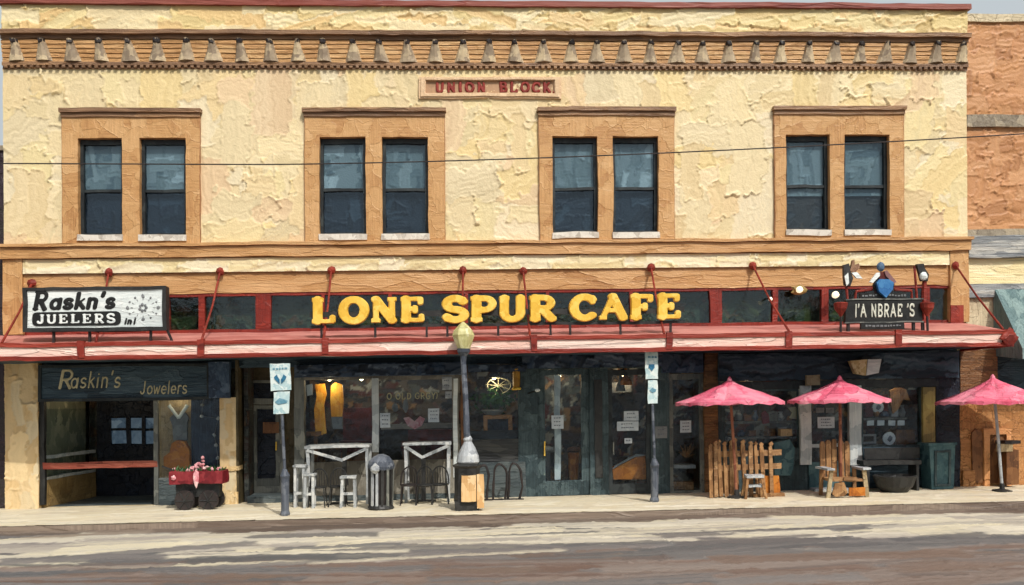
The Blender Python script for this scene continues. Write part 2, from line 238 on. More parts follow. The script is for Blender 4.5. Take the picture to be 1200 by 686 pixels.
# ------------------------------------------------------------------ mesh building
def warp(p, a):
    if not a: return p
    n1 = noise.noise_vector(p * 1.3); n2 = noise.noise_vector(p * 5.0 + Vector((9, 3, 5)))
    return p + Vector((n1.x * .6 + n2.x * .4, (n1.y * .6 + n2.y * .4) * .3, n1.z * .6 + n2.z * .4)) * a
ORG = {}
class MB:
    def __init__(s): s.v = []; s.f = []
    def add(s, vs, fs):
        n = len(s.v); s.v += [Vector(p) for p in vs]; s.f += [tuple(i + n for i in f) for f in fs]; return s
    def box(s, x0, x1, y0, y1, z0, z1, step=.3):
        if x1 < x0: x0, x1 = x1, x0
        if y1 < y0: y0, y1 = y1, y0
        if z1 < z0: z0, z1 = z1, z0
        def ax(a, b):
            n = max(1, min(90, int(math.ceil((b - a) / step)))); return [a + (b - a) * i / n for i in range(n + 1)]
        X, Y, Z = ax(x0, x1), ax(y0, y1), ax(z0, z1)
        def grid(fn, A, B, flip):
            vs = [fn(a, b) for a in A for b in B]; m = len(B); fs = []
            for i in range(len(A) - 1):
                for j in range(m - 1):
                    q = (i * m + j, (i + 1) * m + j, (i + 1) * m + j + 1, i * m + j + 1)
                    fs.append(q[::-1] if flip else q)
            s.add(vs, fs)
        grid(lambda a, b: (a, y0, b), X, Z, False); grid(lambda a, b: (a, y1, b), X, Z, True)
        grid(lambda a, b: (x0, a, b), Y, Z, True); grid(lambda a, b: (x1, a, b), Y, Z, False)
        grid(lambda a, b: (a, b, z0), X, Y, True); grid(lambda a, b: (a, b, z1), X, Y, False)
        return s
    def px(s, u0, u1, v0, v1, y0, y1, step=.3, Y=None):
        """a box whose front face covers these photo pixels when it stands at depth y0"""
        x0, x1, z0, z1 = R(u0, u1, v0, v1, y0 if Y is None else Y); return s.box(x0, x1, y0, y1, z0, z1, step)
    def prism(s, pts, y0, y1):
        """outline in x,z extruded in y"""
        n = len(pts); a = sum(pts[i][0] * pts[(i + 1) % n][1] - pts[(i + 1) % n][0] * pts[i][1] for i in range(n))
        if a < 0: pts = pts[::-1]
        vs = [(x, y0, z) for x, z in pts] + [(x, y1, z) for x, z in pts]
        fs = [tuple(range(n)), tuple(range(2 * n - 1, n - 1, -1))] + [(i, i + n, (i + 1) % n + n, (i + 1) % n) for i in range(n)]
        return s.add(vs, fs)
    def quadbox(s, a, b, w, t, nrm=(0, -1, 0)):
        """a bar from a to b, w wide and t thick"""
        a, b = Vector(a), Vector(b); d = (b - a).normalized(); n = Vector(nrm)
        if abs(d.dot(n)) > .95: n = Vector((1, 0, 0))
        x = d.cross(n).normalized(); n = x.cross(d).normalized(); vs = []
        for p in (a, b):
            for i, j in ((-1, -1), (1, -1), (1, 1), (-1, 1)): vs.append(p + x * (i * w / 2) + n * (j * t / 2))
        return s.add(vs, [(3, 2, 1, 0), (4, 5, 6, 7), (0, 1, 5, 4), (1, 2, 6, 5), (2, 3, 7, 6), (3, 0, 4, 7)])
    def tube(s, pts, r, n=8, caps=True):
        pts = [Vector(p) for p in pts]; rr = r if isinstance(r, (list, tuple)) else [r] * len(pts); vs = []; fs = []
        ref = Vector((0, 1, 0)) if abs((pts[-1] - pts[0]).normalized().y) < .9 else Vector((1, 0, 0))
        for i, p in enumerate(pts):
            d = (pts[min(i + 1, len(pts) - 1)] - pts[max(i - 1, 0)]).normalized(); a = d.cross(ref).normalized(); b = d.cross(a)
            for k in range(n):
                t = 2 * PI * k / n; vs.append(p + (a * math.cos(t) + b * math.sin(t)) * rr[i])
        for i in range(len(pts) - 1):
            for k in range(n): fs.append((i * n + k, i * n + (k + 1) % n, (i + 1) * n + (k + 1) % n, (i + 1) * n + k))
        if caps: fs += [tuple(range(n))[::-1], tuple(range((len(pts) - 1) * n, len(pts) * n))]
        return s.add(vs, fs)
    def lathe(s, x, y, prof, n=16):
        vs = []; fs = []
        for r, z in prof:
            for k in range(n): vs.append((x + r * math.cos(2 * PI * k / n), y + r * math.sin(2 * PI * k / n), z))
        for i in range(len(prof) - 1):
            for k in range(n): fs.append((i * n + k, i * n + (k + 1) % n, (i + 1) * n + (k + 1) % n, (i + 1) * n + k))
        fs += [tuple(range(n))[::-1], tuple(range((len(prof) - 1) * n, len(prof) * n))]
        return s.add(vs, fs)
    def blob(s, c, r, seed=0, rough=.15, sub=2):
        bm = bmesh.new(); bmesh.ops.create_icosphere(bm, subdivisions=sub, radius=1)
        vs = []
        for v in bm.verts:
            k = 1 + rough * noise.noise(v.co * 2.2 + Vector((seed * 3.1, seed, 0)))*2
            vs.append((c[0] + v.co.x * r[0] * k, c[1] + v.co.y * r[1] * k, c[2] + v.co.z * r[2] * k))
        fs = [tuple(v.index for v in f.verts) for f in bm.faces]; bm.free()
        return s.add(vs, fs)
    def sheet(s, x0, x1, z0, z1, holes, y0, y1, step=.3, sides=True):
        """a wall with true openings, front at y0 and reveals back to y1"""
        def ax(a, b, cuts):
            c = sorted(set([a, b] + [q for q in cuts if a < q < b])); out = [c[0]]
            for p, q in zip(c, c[1:]):
                n = max(1, int(math.ceil((q - p) / step))); out += [p + (q - p) * i / n for i in range(1, n + 1)]
            return out
        X = ax(x0, x1, [h[i] for h in holes for i in (0, 1)]); Z = ax(z0, z1, [h[i] for h in holes for i in (2, 3)])
        def solid(i, j):
            if i < 0 or j < 0 or i >= len(X) - 1 or j >= len(Z) - 1: return False
            cx, cz = (X[i] + X[i + 1]) / 2, (Z[j] + Z[j + 1]) / 2
            return not any(h[0] < cx < h[1] and h[2] < cz < h[3] for h in holes)
        idx = {}; vs = []; fs = []
        def vt(i, j, k):
            if (i, j, k) not in idx: idx[(i, j, k)] = len(vs); vs.append((X[i], (y0, y1)[k], Z[j]))
            return idx[(i, j, k)]
        for i in range(len(X) - 1):
            for j in range(len(Z) - 1):
                if not solid(i, j): continue
                fs.append((vt(i, j, 0), vt(i + 1, j, 0), vt(i + 1, j + 1, 0), vt(i, j + 1, 0)))
                fs.append((vt(i, j + 1, 1), vt(i + 1, j + 1, 1), vt(i + 1, j, 1), vt(i, j, 1)))
                if not solid(i - 1, j): fs.append((vt(i, j, 0), vt(i, j + 1, 0), vt(i, j + 1, 1), vt(i, j, 1)))
                if not solid(i + 1, j): fs.append((vt(i + 1, j, 1), vt(i + 1, j + 1, 1), vt(i + 1, j + 1, 0), vt(i + 1, j, 0)))
                if not solid(i, j - 1): fs.append((vt(i, j, 1), vt(i + 1, j, 1), vt(i + 1, j, 0), vt(i, j, 0)))
                if not solid(i, j + 1): fs.append((vt(i, j + 1, 0), vt(i + 1, j + 1, 0), vt(i + 1, j + 1, 1), vt(i, j + 1, 1)))
        return s.add(vs, fs)
    def build(s, name, mat, parent=None, wob=.035, smooth=False, origin=None):
        me = bpy.data.meshes.new(name)
        o = Vector(ORG[parent.name]) if parent is not None else Vector(origin or (0, 0, 0))
        vs = []
        for p in s.v:
            q = warp(p, wob); vs.append((q.x - o.x, q.y - o.y, q.z - o.z + K * (q.x - o.x)))
        me.from_pydata(vs, [], s.f); me.validate(); me.update()
        if smooth:
            for f in me.polygons: f.use_smooth = True
        me.materials.append(M[mat] if isinstance(mat, str) else mat)
        ob = bpy.data.objects.new(name, me); C.objects.link(ob); ORG[ob.name] = tuple(o)
        if parent is not None: ob.parent = parent
        else: ob.location = (o.x, o.y, o.z + K * o.x)
        return ob
def tag(o, label=None, cat=None, group=None, kind=None):
    if label: o['label'] = label
    if cat: o['category'] = cat
    if group: o['group'] = group
    if kind: o['kind'] = kind
    return o
def thing(name, label, cat, loc=(0, 0, 0), group=None):
    o = bpy.data.objects.new(name, None); C.objects.link(o); o.location = (loc[0], loc[1], loc[2] + K * loc[0]); o.empty_display_size = .2
    ORG[o.name] = tuple(loc); return tag(o, label, cat, group)
def single(name, mb, mat, label, cat, loc, group=None, wob=.02, smooth=False):
    return tag(mb.build(name, mat, None, wob, smooth, origin=loc), label, cat, group)
def copy_tree(o, dx, dy, dz=0):
    def cp(a, par):
        c = a.copy(); C.objects.link(c); c.parent = par
        oo = ORG[a.name]; ORG[c.name] = (oo[0] + dx, oo[1] + dy, oo[2] + dz)
        for ch in [x for x in a.children]: cp(ch, c)
        return c
    r = cp(o, None); r.location = (o.location.x + dx, o.location.y + dy, o.location.z + dz + K * dx); return r

# ------------------------------------------------------------------ lettering (strokes -> distance field -> raised letters)
def arc(cx, cy, rx, ry, a0, a1, n=12):
    return [(cx + rx * math.cos(math.radians(a0 + (a1 - a0) * i / n)), cy + ry * math.sin(math.radians(a0 + (a1 - a0) * i / n))) for i in range(n + 1)]
st = [(.2, 0), (.2, 1)]
GL = {
 'L': ([(st, 1), ([(.2, 0), (.7, 0), (.7, .2)], 0)], [(.2, 1, .2), (.2, 0, .2)], .88),
 'O': ([(arc(.48, .5, .36, .5, 0, 360, 24), 1)], [], .97),
 'N': ([(st, 0), ([(.2, 1), (.74, 0)], 1), ([(.74, 0), (.74, 1)], 0)], [(.2, 0, .16), (.16, 1, .12), (.74, 1, .16)], .96),
 'E': ([(st, 1), ([(.2, 1), (.68, 1), (.68, .8)], 0), ([(.2, .5), (.5, .5)], 0), ([(.5, .4), (.5, .6)], 0), ([(.2, 0), (.72, 0), (.72, .2)], 0)], [(.2, 1, .18), (.2, 0, .18)], .9),
 'S': ([(arc(.42, .74, .27, .26, 25, 270) + arc(.42, .24, .29, .24, 90, -155), 1), ([(.67, .98), (.67, .78)], 0), ([(.14, .02), (.14, .22)], 0)], [], .84),
 'P': ([(st, 1), ([(.2, 1), (.45, 1)] + arc(.45, .73, .26, .27, 90, -90) + [(.2, .46)], .6)], [(.2, 0, .2), (.14, 1, .14)], .84),
 'U': ([([(.2, 1), (.2, .33)] + arc(.46, .3, .26, .3, 180, 360) + [(.72, .33), (.72, 1)], .8)], [(.2, 1, .17), (.72, 1, .15)], .94),
 'R': ([(st, 1), ([(.2, 1), (.45, 1)] + arc(.45, .74, .26, .26, 90, -90) + [(.2, .48)], .6), ([(.42, .48), (.72, 0)], 1)], [(.2, 0, .18), (.14, 1, .14), (.78, 0, .1)], .93),
 'C': ([(arc(.46, .5, .36, .5, 48, 312, 20), 1), ([(.72, .98), (.72, .74)], 0)], [], .88),
 'A': ([([(.14, 0), (.46, 1)], 0), ([(.46, 1), (.8, 0)], 1), ([(.26, .33), (.66, .33)], 0)], [(.14, 0, .14), (.8, 0, .16), (.42, 1, .1)], .98),
 'F': ([(st, 1), ([(.2, 1), (.68, 1), (.68, .8)], 0), ([(.2, .5), (.5, .5)], 0), ([(.5, .4), (.5, .6)], 0)], [(.2, 1, .18), (.2, 0, .2)], .84),
 'J': ([([(.46, 1), (.46, .25)] + arc(.28, .22, .18, .22, 0, -170), 1)], [(.46, 1, .2)], .7),
 'B': ([(st, 1), ([(.2, 1), (.45, 1)] + arc(.45, .76, .22, .24, 90, -90) + [(.2, .52)], .6), ([(.2, .52), (.48, .52)] + arc(.48, .26, .24, .26, 90, -90) + [(.2, 0)], .6)], [(.14, 0, .12), (.14, 1, .12)], .86),
 'K': ([(st, 1), ([(.2, .4), (.68, 1)], 0), ([(.36, .55), (.72, 0)], 1)], [(.2, 0, .16), (.2, 1, .16)], .86),
 'I': ([(st, 1)], [(.2, 0, .16), (.2, 1, .16)], .42),
 'D': ([(st, 1), ([(.2, 1), (.4, 1)] + arc(.4, .5, .34, .5, 90, -90) + [(.2, 0)], .7)], [], .9),
 'G': ([(arc(.46, .5, .36, .5, 48, 330, 20), 1), ([(.8, .45), (.5, .45)], 0)], [], .92),
 'Y': ([([(.12, 1), (.42, .5), (.42, 0)], 1), ([(.42, .5), (.74, 1)], 0)], [], .82),
 'V': ([([(.12, 1), (.42, 0)], 1), ([(.42, 0), (.74, 1)], 0)], [], .82),
 'a': ([(arc(.3, .3, .22, .3, 0, 360, 18), .8), ([(.54, .62), (.54, 0)], 1)], [], .68),
 's': ([(arc(.28, .46, .18, .16, 30, 270) + arc(.28, .15, .2, .15, 90, -150), .9)], [], .56),
 'k': ([([(.15, 0), (.15, 1)], 1), ([(.15, .26), (.5, .62)], 0), ([(.27, .38), (.56, 0)], 1)], [], .62),
 'n': ([([(.15, 0), (.15, .62)], 1), ([(.15, .4)] + arc(.34, .42, .19, .2, 180, 0) + [(.53, .42), (.53, 0)], .9)], [], .68),
 'i': ([([(.15, 0), (.15, .6)], 1), ([(.15, .84), (.16, .85)], 1)], [], .32),
 'w': ([([(.05, .62), (.2, 0), (.36, .5), (.52, 0), (.68, .62)], .8)], [], .78),
 'c': ([(arc(.3, .31, .24, .31, 50, 310), .9)], [], .56),
 'e': ([(arc(.3, .31, .24, .31, 0, 310), .9), ([(.06, .31), (.54, .31)], 0)], [], .62),
 'l': ([([(.15, 0), (.15, 1)], 1)], [], .32),
 'r': ([([(.15, 0), (.15, .62)], 1), (arc(.33, .42, .18, .2, 180, 50), .9)], [], .5),
 'o': ([(arc(.3, .31, .24, .31, 0, 360, 18), .9)], [], .62),
 "'": ([([(.14, 1.02), (.1, .8)], 1)], [], .28),
 '.': ([([(.12, .0), (.12, .02)], 1)], [], .3),
 ')': ([(arc(.0, .5, .22, .55, 60, -60), 0)], [], .3),
 ' ': ([], [], .45),
}
def glyph(mb, ch, x, z, hgt, y, wt=.1, thin=.06, slab=False, shear=0, sx=1.0, depth=.04, n=26, rnd=.42):
    strokes, ser, adv = GL[ch]
    segs = []
    for pts, w in strokes:
        ww = thin + (wt - thin) * w
        for a, b in zip(pts, pts[1:]): segs.append((a, b, ww))
    boxes = [(sx_, sy_, hw) for sx_, sy_, hw in ser] if slab else []
    if segs:
        pad = wt + .08; step = (1 + 2 * pad) / (n * 1.0)
        gx = np.arange(-pad - .1, adv + pad + .15, step); gz = np.arange(-pad, 1 + pad + step, step)
        GX, GZ = np.meshgrid(gx, gz, indexing='ij'); dm = np.full(GX.shape, 9.0)
        for (ax_, az_), (bx_, bz_), w in segs:
            dx, dz = bx_ - ax_, bz_ - az_; l2 = dx * dx + dz * dz + 1e-9
            t = np.clip(((GX - ax_) * dx + (GZ - az_) * dz) / l2, 0, 1)
            dm = np.minimum(dm, np.hypot(GX - ax_ - t * dx, GZ - az_ - t * dz) - w)
        for bx_, bz_, hw in boxes:
            qx = np.abs(GX - bx_) - hw; qz = np.abs(GZ - bz_) - thin * .95
            dm = np.minimum(dm, np.hypot(np.maximum(qx, 0), np.maximum(qz, 0)) + np.minimum(np.maximum(qx, qz), 0))
        idx = {}; vs = []; fs = []; cnt = {}
        def vert(key, px, pz, d):
            if key not in idx:
                t = min(1.0, max(0.0, -d / (wt * rnd))); yy = y - depth * (.45 + .55 * math.sqrt(max(0, 1 - (1 - t) ** 2)))
                idx[key] = len(vs); vs.append((x + (px * sx + pz * shear) * hgt, yy, z + pz * hgt))
            return idx[key]
        for i in range(len(gx) - 1):
            for j in range(len(gz) - 1):
                cs = [(i, j), (i + 1, j), (i + 1, j + 1), (i, j + 1)]; ds = [dm[c] for c in cs]
                if all(d >= 0 for d in ds): continue
                poly = []
                for k in range(4):
                    c0, c1, d0, d1 = cs[k], cs[(k + 1) % 4], ds[k], ds[(k + 1) % 4]
                    if d0 < 0: poly.append(vert(c0, gx[c0[0]], gz[c0[1]], d0))
                    if (d0 < 0) != (d1 < 0):
                        t = d0 / (d0 - d1); key = (min(c0, c1), max(c0, c1))
                        poly.append(vert(key, gx[c0[0]] + (gx[c1[0]] - gx[c0[0]]) * t, gz[c0[1]] + (gz[c1[1]] - gz[c0[1]]) * t, 0))
                if len(poly) >= 3:
                    fs.append(tuple(poly))
                    for k in range(len(poly)):
                        e = (poly[k], poly[(k + 1) % len(poly)]); cnt[e] = cnt.get(e, 0) + 1
        back = {}
        for a, b in list(cnt):
            if (b, a) not in cnt:
                for q in (a, b):
                    if q not in back: back[q] = len(vs); vs.append((vs[q][0], y, vs[q][2]))
                fs.append((b, a, back[a], back[b]))
        mb.add(vs, fs)
    return adv * sx * hgt
def text(mb, s, x0, x1, z, hgt, y, gap=.06, **kw):
    """fits the words between x0 and x1"""
    nat = sum(GL[c][2] for c in s) + gap * (len(s) - 1); sx = (x1 - x0) / (hgt * nat); kw['sx'] = sx; x = x0
    for c in s: x += glyph(mb, c, x, z, hgt, y, **kw) + gap * sx * hgt
    return mb

# ------------------------------------------------------------------ real palette-knife relief: overlapping strokes raised on a fine mesh
def smooth_noise(rng, nx, nz, cell):
    a = rng.standard_normal((int(nx / cell) + 3, int(nz / cell) + 3))
    X = np.arange(nx) / cell; Z_ = np.arange(nz) / cell; i = X.astype(int); j = Z_.astype(int); fx = (X - i)[:, None]; fz = (Z_ - j)[None, :]
    fx = fx * fx * (3 - 2 * fx); fz = fz * fz * (3 - 2 * fz)
    return a[i][:, j] * (1 - fx) * (1 - fz) + a[i + 1][:, j] * fx * (1 - fz) + a[i][:, j + 1] * (1 - fx) * fz + a[i + 1][:, j + 1] * fx * fz
def strokes(W, Hh, res, seed, count, L, Wd, cols, angles, amp=.014, rim=.012, bristle=.003, zone=None, blend=.25, soft=.012):
    rng = np.random.default_rng(seed); nx, nz = int(W / res) + 1, int(Hh / res) + 1
    Hm = smooth_noise(rng, nx, nz, .25 / res) * amp * .2; pal = np.array([lin(c) for c in cols])
    Cm = np.zeros((nx, nz, 3)) + pal.mean(0); n1 = smooth_noise(rng, nx, nz, .12 / res); n2 = smooth_noise(rng, nx, nz, .12 / res)
    n3 = smooth_noise(rng, nx, nz, .035 / res); n4 = smooth_noise(rng, nx, nz, .035 / res)
    for k in range(count):
        cx, cz = rng.uniform(-.2, W + .2), rng.uniform(-.1, Hh + .1); l = rng.uniform(*L) / 2; w = rng.uniform(*Wd) / 2
        th = angles[rng.integers(len(angles))] + rng.normal(0, .12); ct, sn_ = math.cos(th), math.sin(th)
        if rng.random() < .5: ct, sn_ = -ct, -sn_
        ex = abs(ct) * l + abs(sn_) * w + .15; ez = abs(sn_) * l + abs(ct) * w + .15
        i0, i1 = max(0, int((cx - ex) / res)), min(nx, int((cx + ex) / res) + 1); j0, j1 = max(0, int((cz - ez) / res)), min(nz, int((cz + ez) / res) + 1)
        if i1 <= i0 or j1 <= j0: continue
        X = (np.arange(i0, i1) * res - cx)[:, None]; Zz = (np.arange(j0, j1) * res - cz)[None, :]; sl_ = (slice(i0, i1), slice(j0, j1))
        q = min(w, .25); dx_ = n1[sl_] * q * .22 + n3[sl_] * .009; dz_ = n2[sl_] * q * .22 + n4[sl_] * .009
        a = (X + dx_) * ct + (Zz + dz_) * sn_; b = -(X + dx_) * sn_ + (Zz + dz_) * ct
        b = b + rng.uniform(-.25, .25) * w * (a / l) ** 2 * 2
        d = np.minimum(l - np.abs(a), w - np.abs(b)); m = d > 0
        if not m.any(): continue
        br = rng.standard_normal(64); bi = (b / w * .5 + .5) * min(50, max(5, w * 2 / (res * 1.5))) + 5; b0 = np.clip(bi.astype(int), 0, 62); f = bi - b0; bs = br[b0] * (1 - f) + br[b0 + 1] * f
        rr = np.exp(-(d / .022) ** 2) * rim * (.5 + .5 * np.clip(n1[sl_] + .6, 0, 2)) * rng.uniform(.2, 1.2)
        rr += np.where(a > l * .8, 1, 0) * np.exp(-((l - a) / .035) ** 2) * rim * rng.uniform(0, 1.2)
        h = rng.uniform(.1, .8) * amp + bs * bristle + rr + a / l * amp * .25
        edge = np.clip(d / .012, 0, 1)
        Hn = Hm[sl_] * .25 + h; Hm[sl_] = np.where(m, Hm[sl_] * (1 - edge) + Hn * edge, Hm[sl_])
        P_ = pal if zone is None else np.array([lin(c) for c in zone(cx, cz, rng)])
        c = P_[rng.integers(len(P_))] * rng.uniform(.93, 1.05); c2 = P_[rng.integers(len(P_))]
        t = np.clip(.5 + bs * .3 + (b / w) * .3, 0, 1)[..., None] * blend
        cc = (c * (1 - t) + c2 * t) * (1 + bs[..., None] * .03)
        al = (np.clip(d / soft, 0, 1) * (1 if soft < .02 else .85))[..., None]; Cm[sl_] = np.where(m[..., None], cc * al + Cm[sl_] * (1 - al), Cm[sl_])
    return Hm, Cm, nx, nz
def daub_material(name, rough=.5, spec=.3):
    m = bpy.data.materials.new(name); m.use_nodes = True; nt = m.node_tree; L = nt.links.new; b = nt.nodes['Principled BSDF']
    a = nn(nt, 'ShaderNodeAttribute'); a.attribute_name = 'pigment'; L(a.outputs['Color'], b.inputs['Base Color']); b.inputs['Roughness'].default_value = rough; b.inputs['Specular IOR Level'].default_value = spec
    tc = nn(nt, 'ShaderNodeTexCoord'); n = nn(nt, 'ShaderNodeTexNoise'); L(tc.outputs['Object'], n.inputs['Vector']); n.inputs['Scale'].default_value = 26; n.inputs['Detail'].default_value = 2
    bp = nn(nt, 'ShaderNodeBump'); bp.inputs['Distance'].default_value = .008; L(n.outputs[0], bp.inputs['Height']); L(bp.outputs[0], b.inputs['Normal'])
    return m
M['daub'] = daub_material('knife laid oil paint'); M['daubroad'] = daub_material('knife laid road paint', .6, .2)
def relief(name, parent, x0, x1, z0, z1, y, holes, mat='daub', res=.026, flat=False, wob=0, kind=None, **kw):
    """flat: lies on the ground (x, y) instead of standing in x, z"""
    Hm, Cm, nx, nz = strokes(x1 - x0, z1 - z0, res, **kw)
    Hm = np.clip(Hm, -.004, .07)
    X = x0 + np.arange(nx) * (x1 - x0) / (nx - 1); Z_ = z0 + np.arange(nz) * (z1 - z0) / (nz - 1)
    GX, GZ = np.meshgrid(X, Z_, indexing='ij')
    if flat: co = np.stack([GX, GZ, y + Hm + K * GX], -1)
    else: co = np.stack([GX, y - Hm, GZ + K * GX], -1)
    idx = np.arange(nx * nz).reshape(nx, nz); a, b, c, d = idx[:-1, :-1], idx[1:, :-1], idx[1:, 1:], idx[:-1, 1:]
    keep = np.ones((nx - 1, nz - 1), bool); mx = (X[:-1] + X[1:])[:, None] / 2; mz = (Z_[:-1] + Z_[1:])[None, :] / 2
    for h in holes: keep &= ~((mx > h[0]) & (mx < h[1]) & (mz > h[2]) & (mz < h[3]))
    q = np.stack([a, b, c, d], -1)[keep]
    me = bpy.data.meshes.new(name); me.vertices.add(nx * nz); me.vertices.foreach_set('co', co.reshape(-1).astype(np.float32))
    n = len(q); me.loops.add(n * 4); me.loops.foreach_set('vertex_index', q.reshape(-1).astype(np.int32)); me.polygons.add(n)
    me.polygons.foreach_set('loop_start', np.arange(0, n * 4, 4, dtype=np.int32)); me.polygons.foreach_set('loop_total', np.full(n, 4, np.int32)); me.polygons.foreach_set('use_smooth', np.ones(n, bool)); me.update(); me.validate()
    at_ = me.color_attributes.new('pigment', 'FLOAT_COLOR', 'POINT'); cc = np.ones((nx * nz, 4), np.float32); cc[:, :3] = Cm.reshape(-1, 3); at_.data.foreach_set('color', cc.reshape(-1))
    me.materials.append(M[mat]); ob = bpy.data.objects.new(name, me); C.objects.link(ob)
    if parent is not None: ob.parent = parent; ob.location = [-v for v in (ORG[parent.name][0], ORG[parent.name][1], ORG[parent.name][2] + K * ORG[parent.name][0])]
    ORG[ob.name] = tuple(ORG[parent.name]) if parent is not None else (0, 0, 0)
    if kind: ob['kind'] = kind
    return ob

# ------------------------------------------------------------------ the setting: ground, road, kerb, pavement
def ground_sheet(name, y0, y1, z, mat, x0=-60, x1=60, kind='structure', wob=0, nx=120, ny=14, bend=0, thick=.03):
    mb = MB(); vs = []; fs = []
    for i in range(nx + 1):
        x = x0 + (x1 - x0) * i / nx
        for j in range(ny + 1):
            y = y0 + (y1 - y0) * j / ny
            e = bend * noise.noise(Vector((x * .9, y0, 3))) if j == 0 else (bend * noise.noise(Vector((x * .9, y1, 3))) if j == ny else 0)
            vs.append((x, y + e, z + wob * noise.noise(Vector((x * .7, y * 1.5, 1)))))
    for i in range(nx):
        for j in range(ny): a = i * (ny + 1) + j; fs.append((a, a + ny + 1, a + ny + 2, a + 1))
    mb.add(vs, fs); o = mb.build(name, mat, wob=0); return tag(o, kind=kind)
YK = G(600, 603)[1]
ground_sheet('ground', -400, 500, -.16, 'ground', -500, 500, nx=40, ny=40)
ground_sheet('road', -40, YK - .1, -.13, 'road', nx=120, ny=30)
def zone_road(cx, cz, rng):
    y = cz + RY0 + (cx - 16) * .02 + rng.normal(0, .22)
    pale = [(200, 192, 172), (212, 204, 184), (186, 178, 160), (174, 168, 156), (214, 204, 174), (160, 152, 142)]
    grey = [(96, 96, 96), (84, 86, 86), (110, 108, 106), (126, 120, 116), (102, 98, 96)]
    brown = [(122, 106, 96), (114, 96, 84), (130, 118, 110), (110, 90, 80), (138, 128, 120), (104, 96, 92)]
    if y > YK - .75: return [(100, 86, 76), (116, 102, 90), (88, 78, 70), (136, 122, 108)]  # dark browns along the kerb paint in the gutter shadow
    if y > -6.5: return pale if rng.random() < .86 else grey
    if y > -7.6: return grey if rng.random() < .8 else pale
    return brown if rng.random() < .65 else grey
RY0 = -12.2
relief('road_surface', None, -16, 16, RY0, YK - .06, -.125, [], mat='daubroad', res=.036, flat=True, kind='structure', seed=4, count=1900, L=(1.2, 5.5), Wd=(.22, .8), cols=[(150, 140, 128)], angles=(0, 0, .05, -.04), amp=.02, rim=.014, bristle=.005, zone=zone_road, blend=.7, soft=.1)
kb = MB(); kb.box(-60, 60, YK - .05, YK + .05, -.4, -.002, step=.7); tag(kb.build('kerb', 'kerb', wob=.02), kind='structure')
sw = MB(); sw.box(-60, 60, YK + .052, .35, -.4, 0, step=.5); tag(sw.build('sidewalk', 'sidewalk', wob=0), kind='structure')
relief('sidewalk_surface', None, -15, 15, YK + .02, -.02, .006, [], mat='daubroad', res=.034, flat=True, kind='structure', seed=9, count=1100, L=(.5, 2.2), Wd=(.12, .4), cols=[(212, 200, 172), (222, 212, 186), (204, 190, 162), (228, 220, 198), (196, 186, 164), (216, 202, 168)], angles=(0, 0, .3, -.3, .9), amp=.008, rim=.009, bristle=.002, blend=.6, soft=.08)

# ------------------------------------------------------------------ the main building
B = thing('commercial_building', 'two storey cream plaster block with ochre trim, paired sash windows, red canopy and three shopfronts', 'building', (0, 0, 0))
XL = P(5, 300)[0]; XR = P(1133, 200)[0]
def Z(v, u=600, Y=0): return P(u, v, Y)[1]
zt = Z(3); zwall = Z(83); zledge = Z(283)
# window groups: surround (x0,x1), windows
groups = [((76, 234), 139, ((93, 145), (165, 219)), (163, 276)), ((359, 520), 138, ((375, 429), (448, 502)), (162, 275)),
          ((633, 788), 137, ((647, 700), (718, 771)), (161, 273)), ((908, 1056), 136, ((920, 971), (988, 1041)), (159, 270))]
holes = []
for (a, b), vt_, wins, (wt0, wt1) in groups:
    x0, x1, z0, z1 = R(a, b, vt_, 284); holes.append((x0, x1, zledge - .02, z1))
MB().sheet(XL, XR, zledge - .05, zwall + .02, [(h[0], h[1], zledge - 1, h[3]) for h in holes], .012, .3).build('wall', 'pier', B, wob=0)
relief('plaster_face', B, XL, XR, zledge - .02, zwall + .03, .0, [(h[0] + .03, h[1] - .03, zledge - 1, h[3] - .03) for h in holes], seed=21, count=880, L=(.6, 1.9), Wd=(.34, .95),
  cols=[(220, 201, 156), (222, 204, 162), (218, 195, 148), (220, 202, 160), (224, 200, 144), (220, 192, 152), (226, 211, 176), (222, 198, 150), (224, 206, 156), (216, 199, 160), (228, 210, 168)], angles=(0, PI / 2, PI / 2, .05, PI / 2 - .1, .6), amp=.024, rim=.036, bristle=.0036, blend=.35)
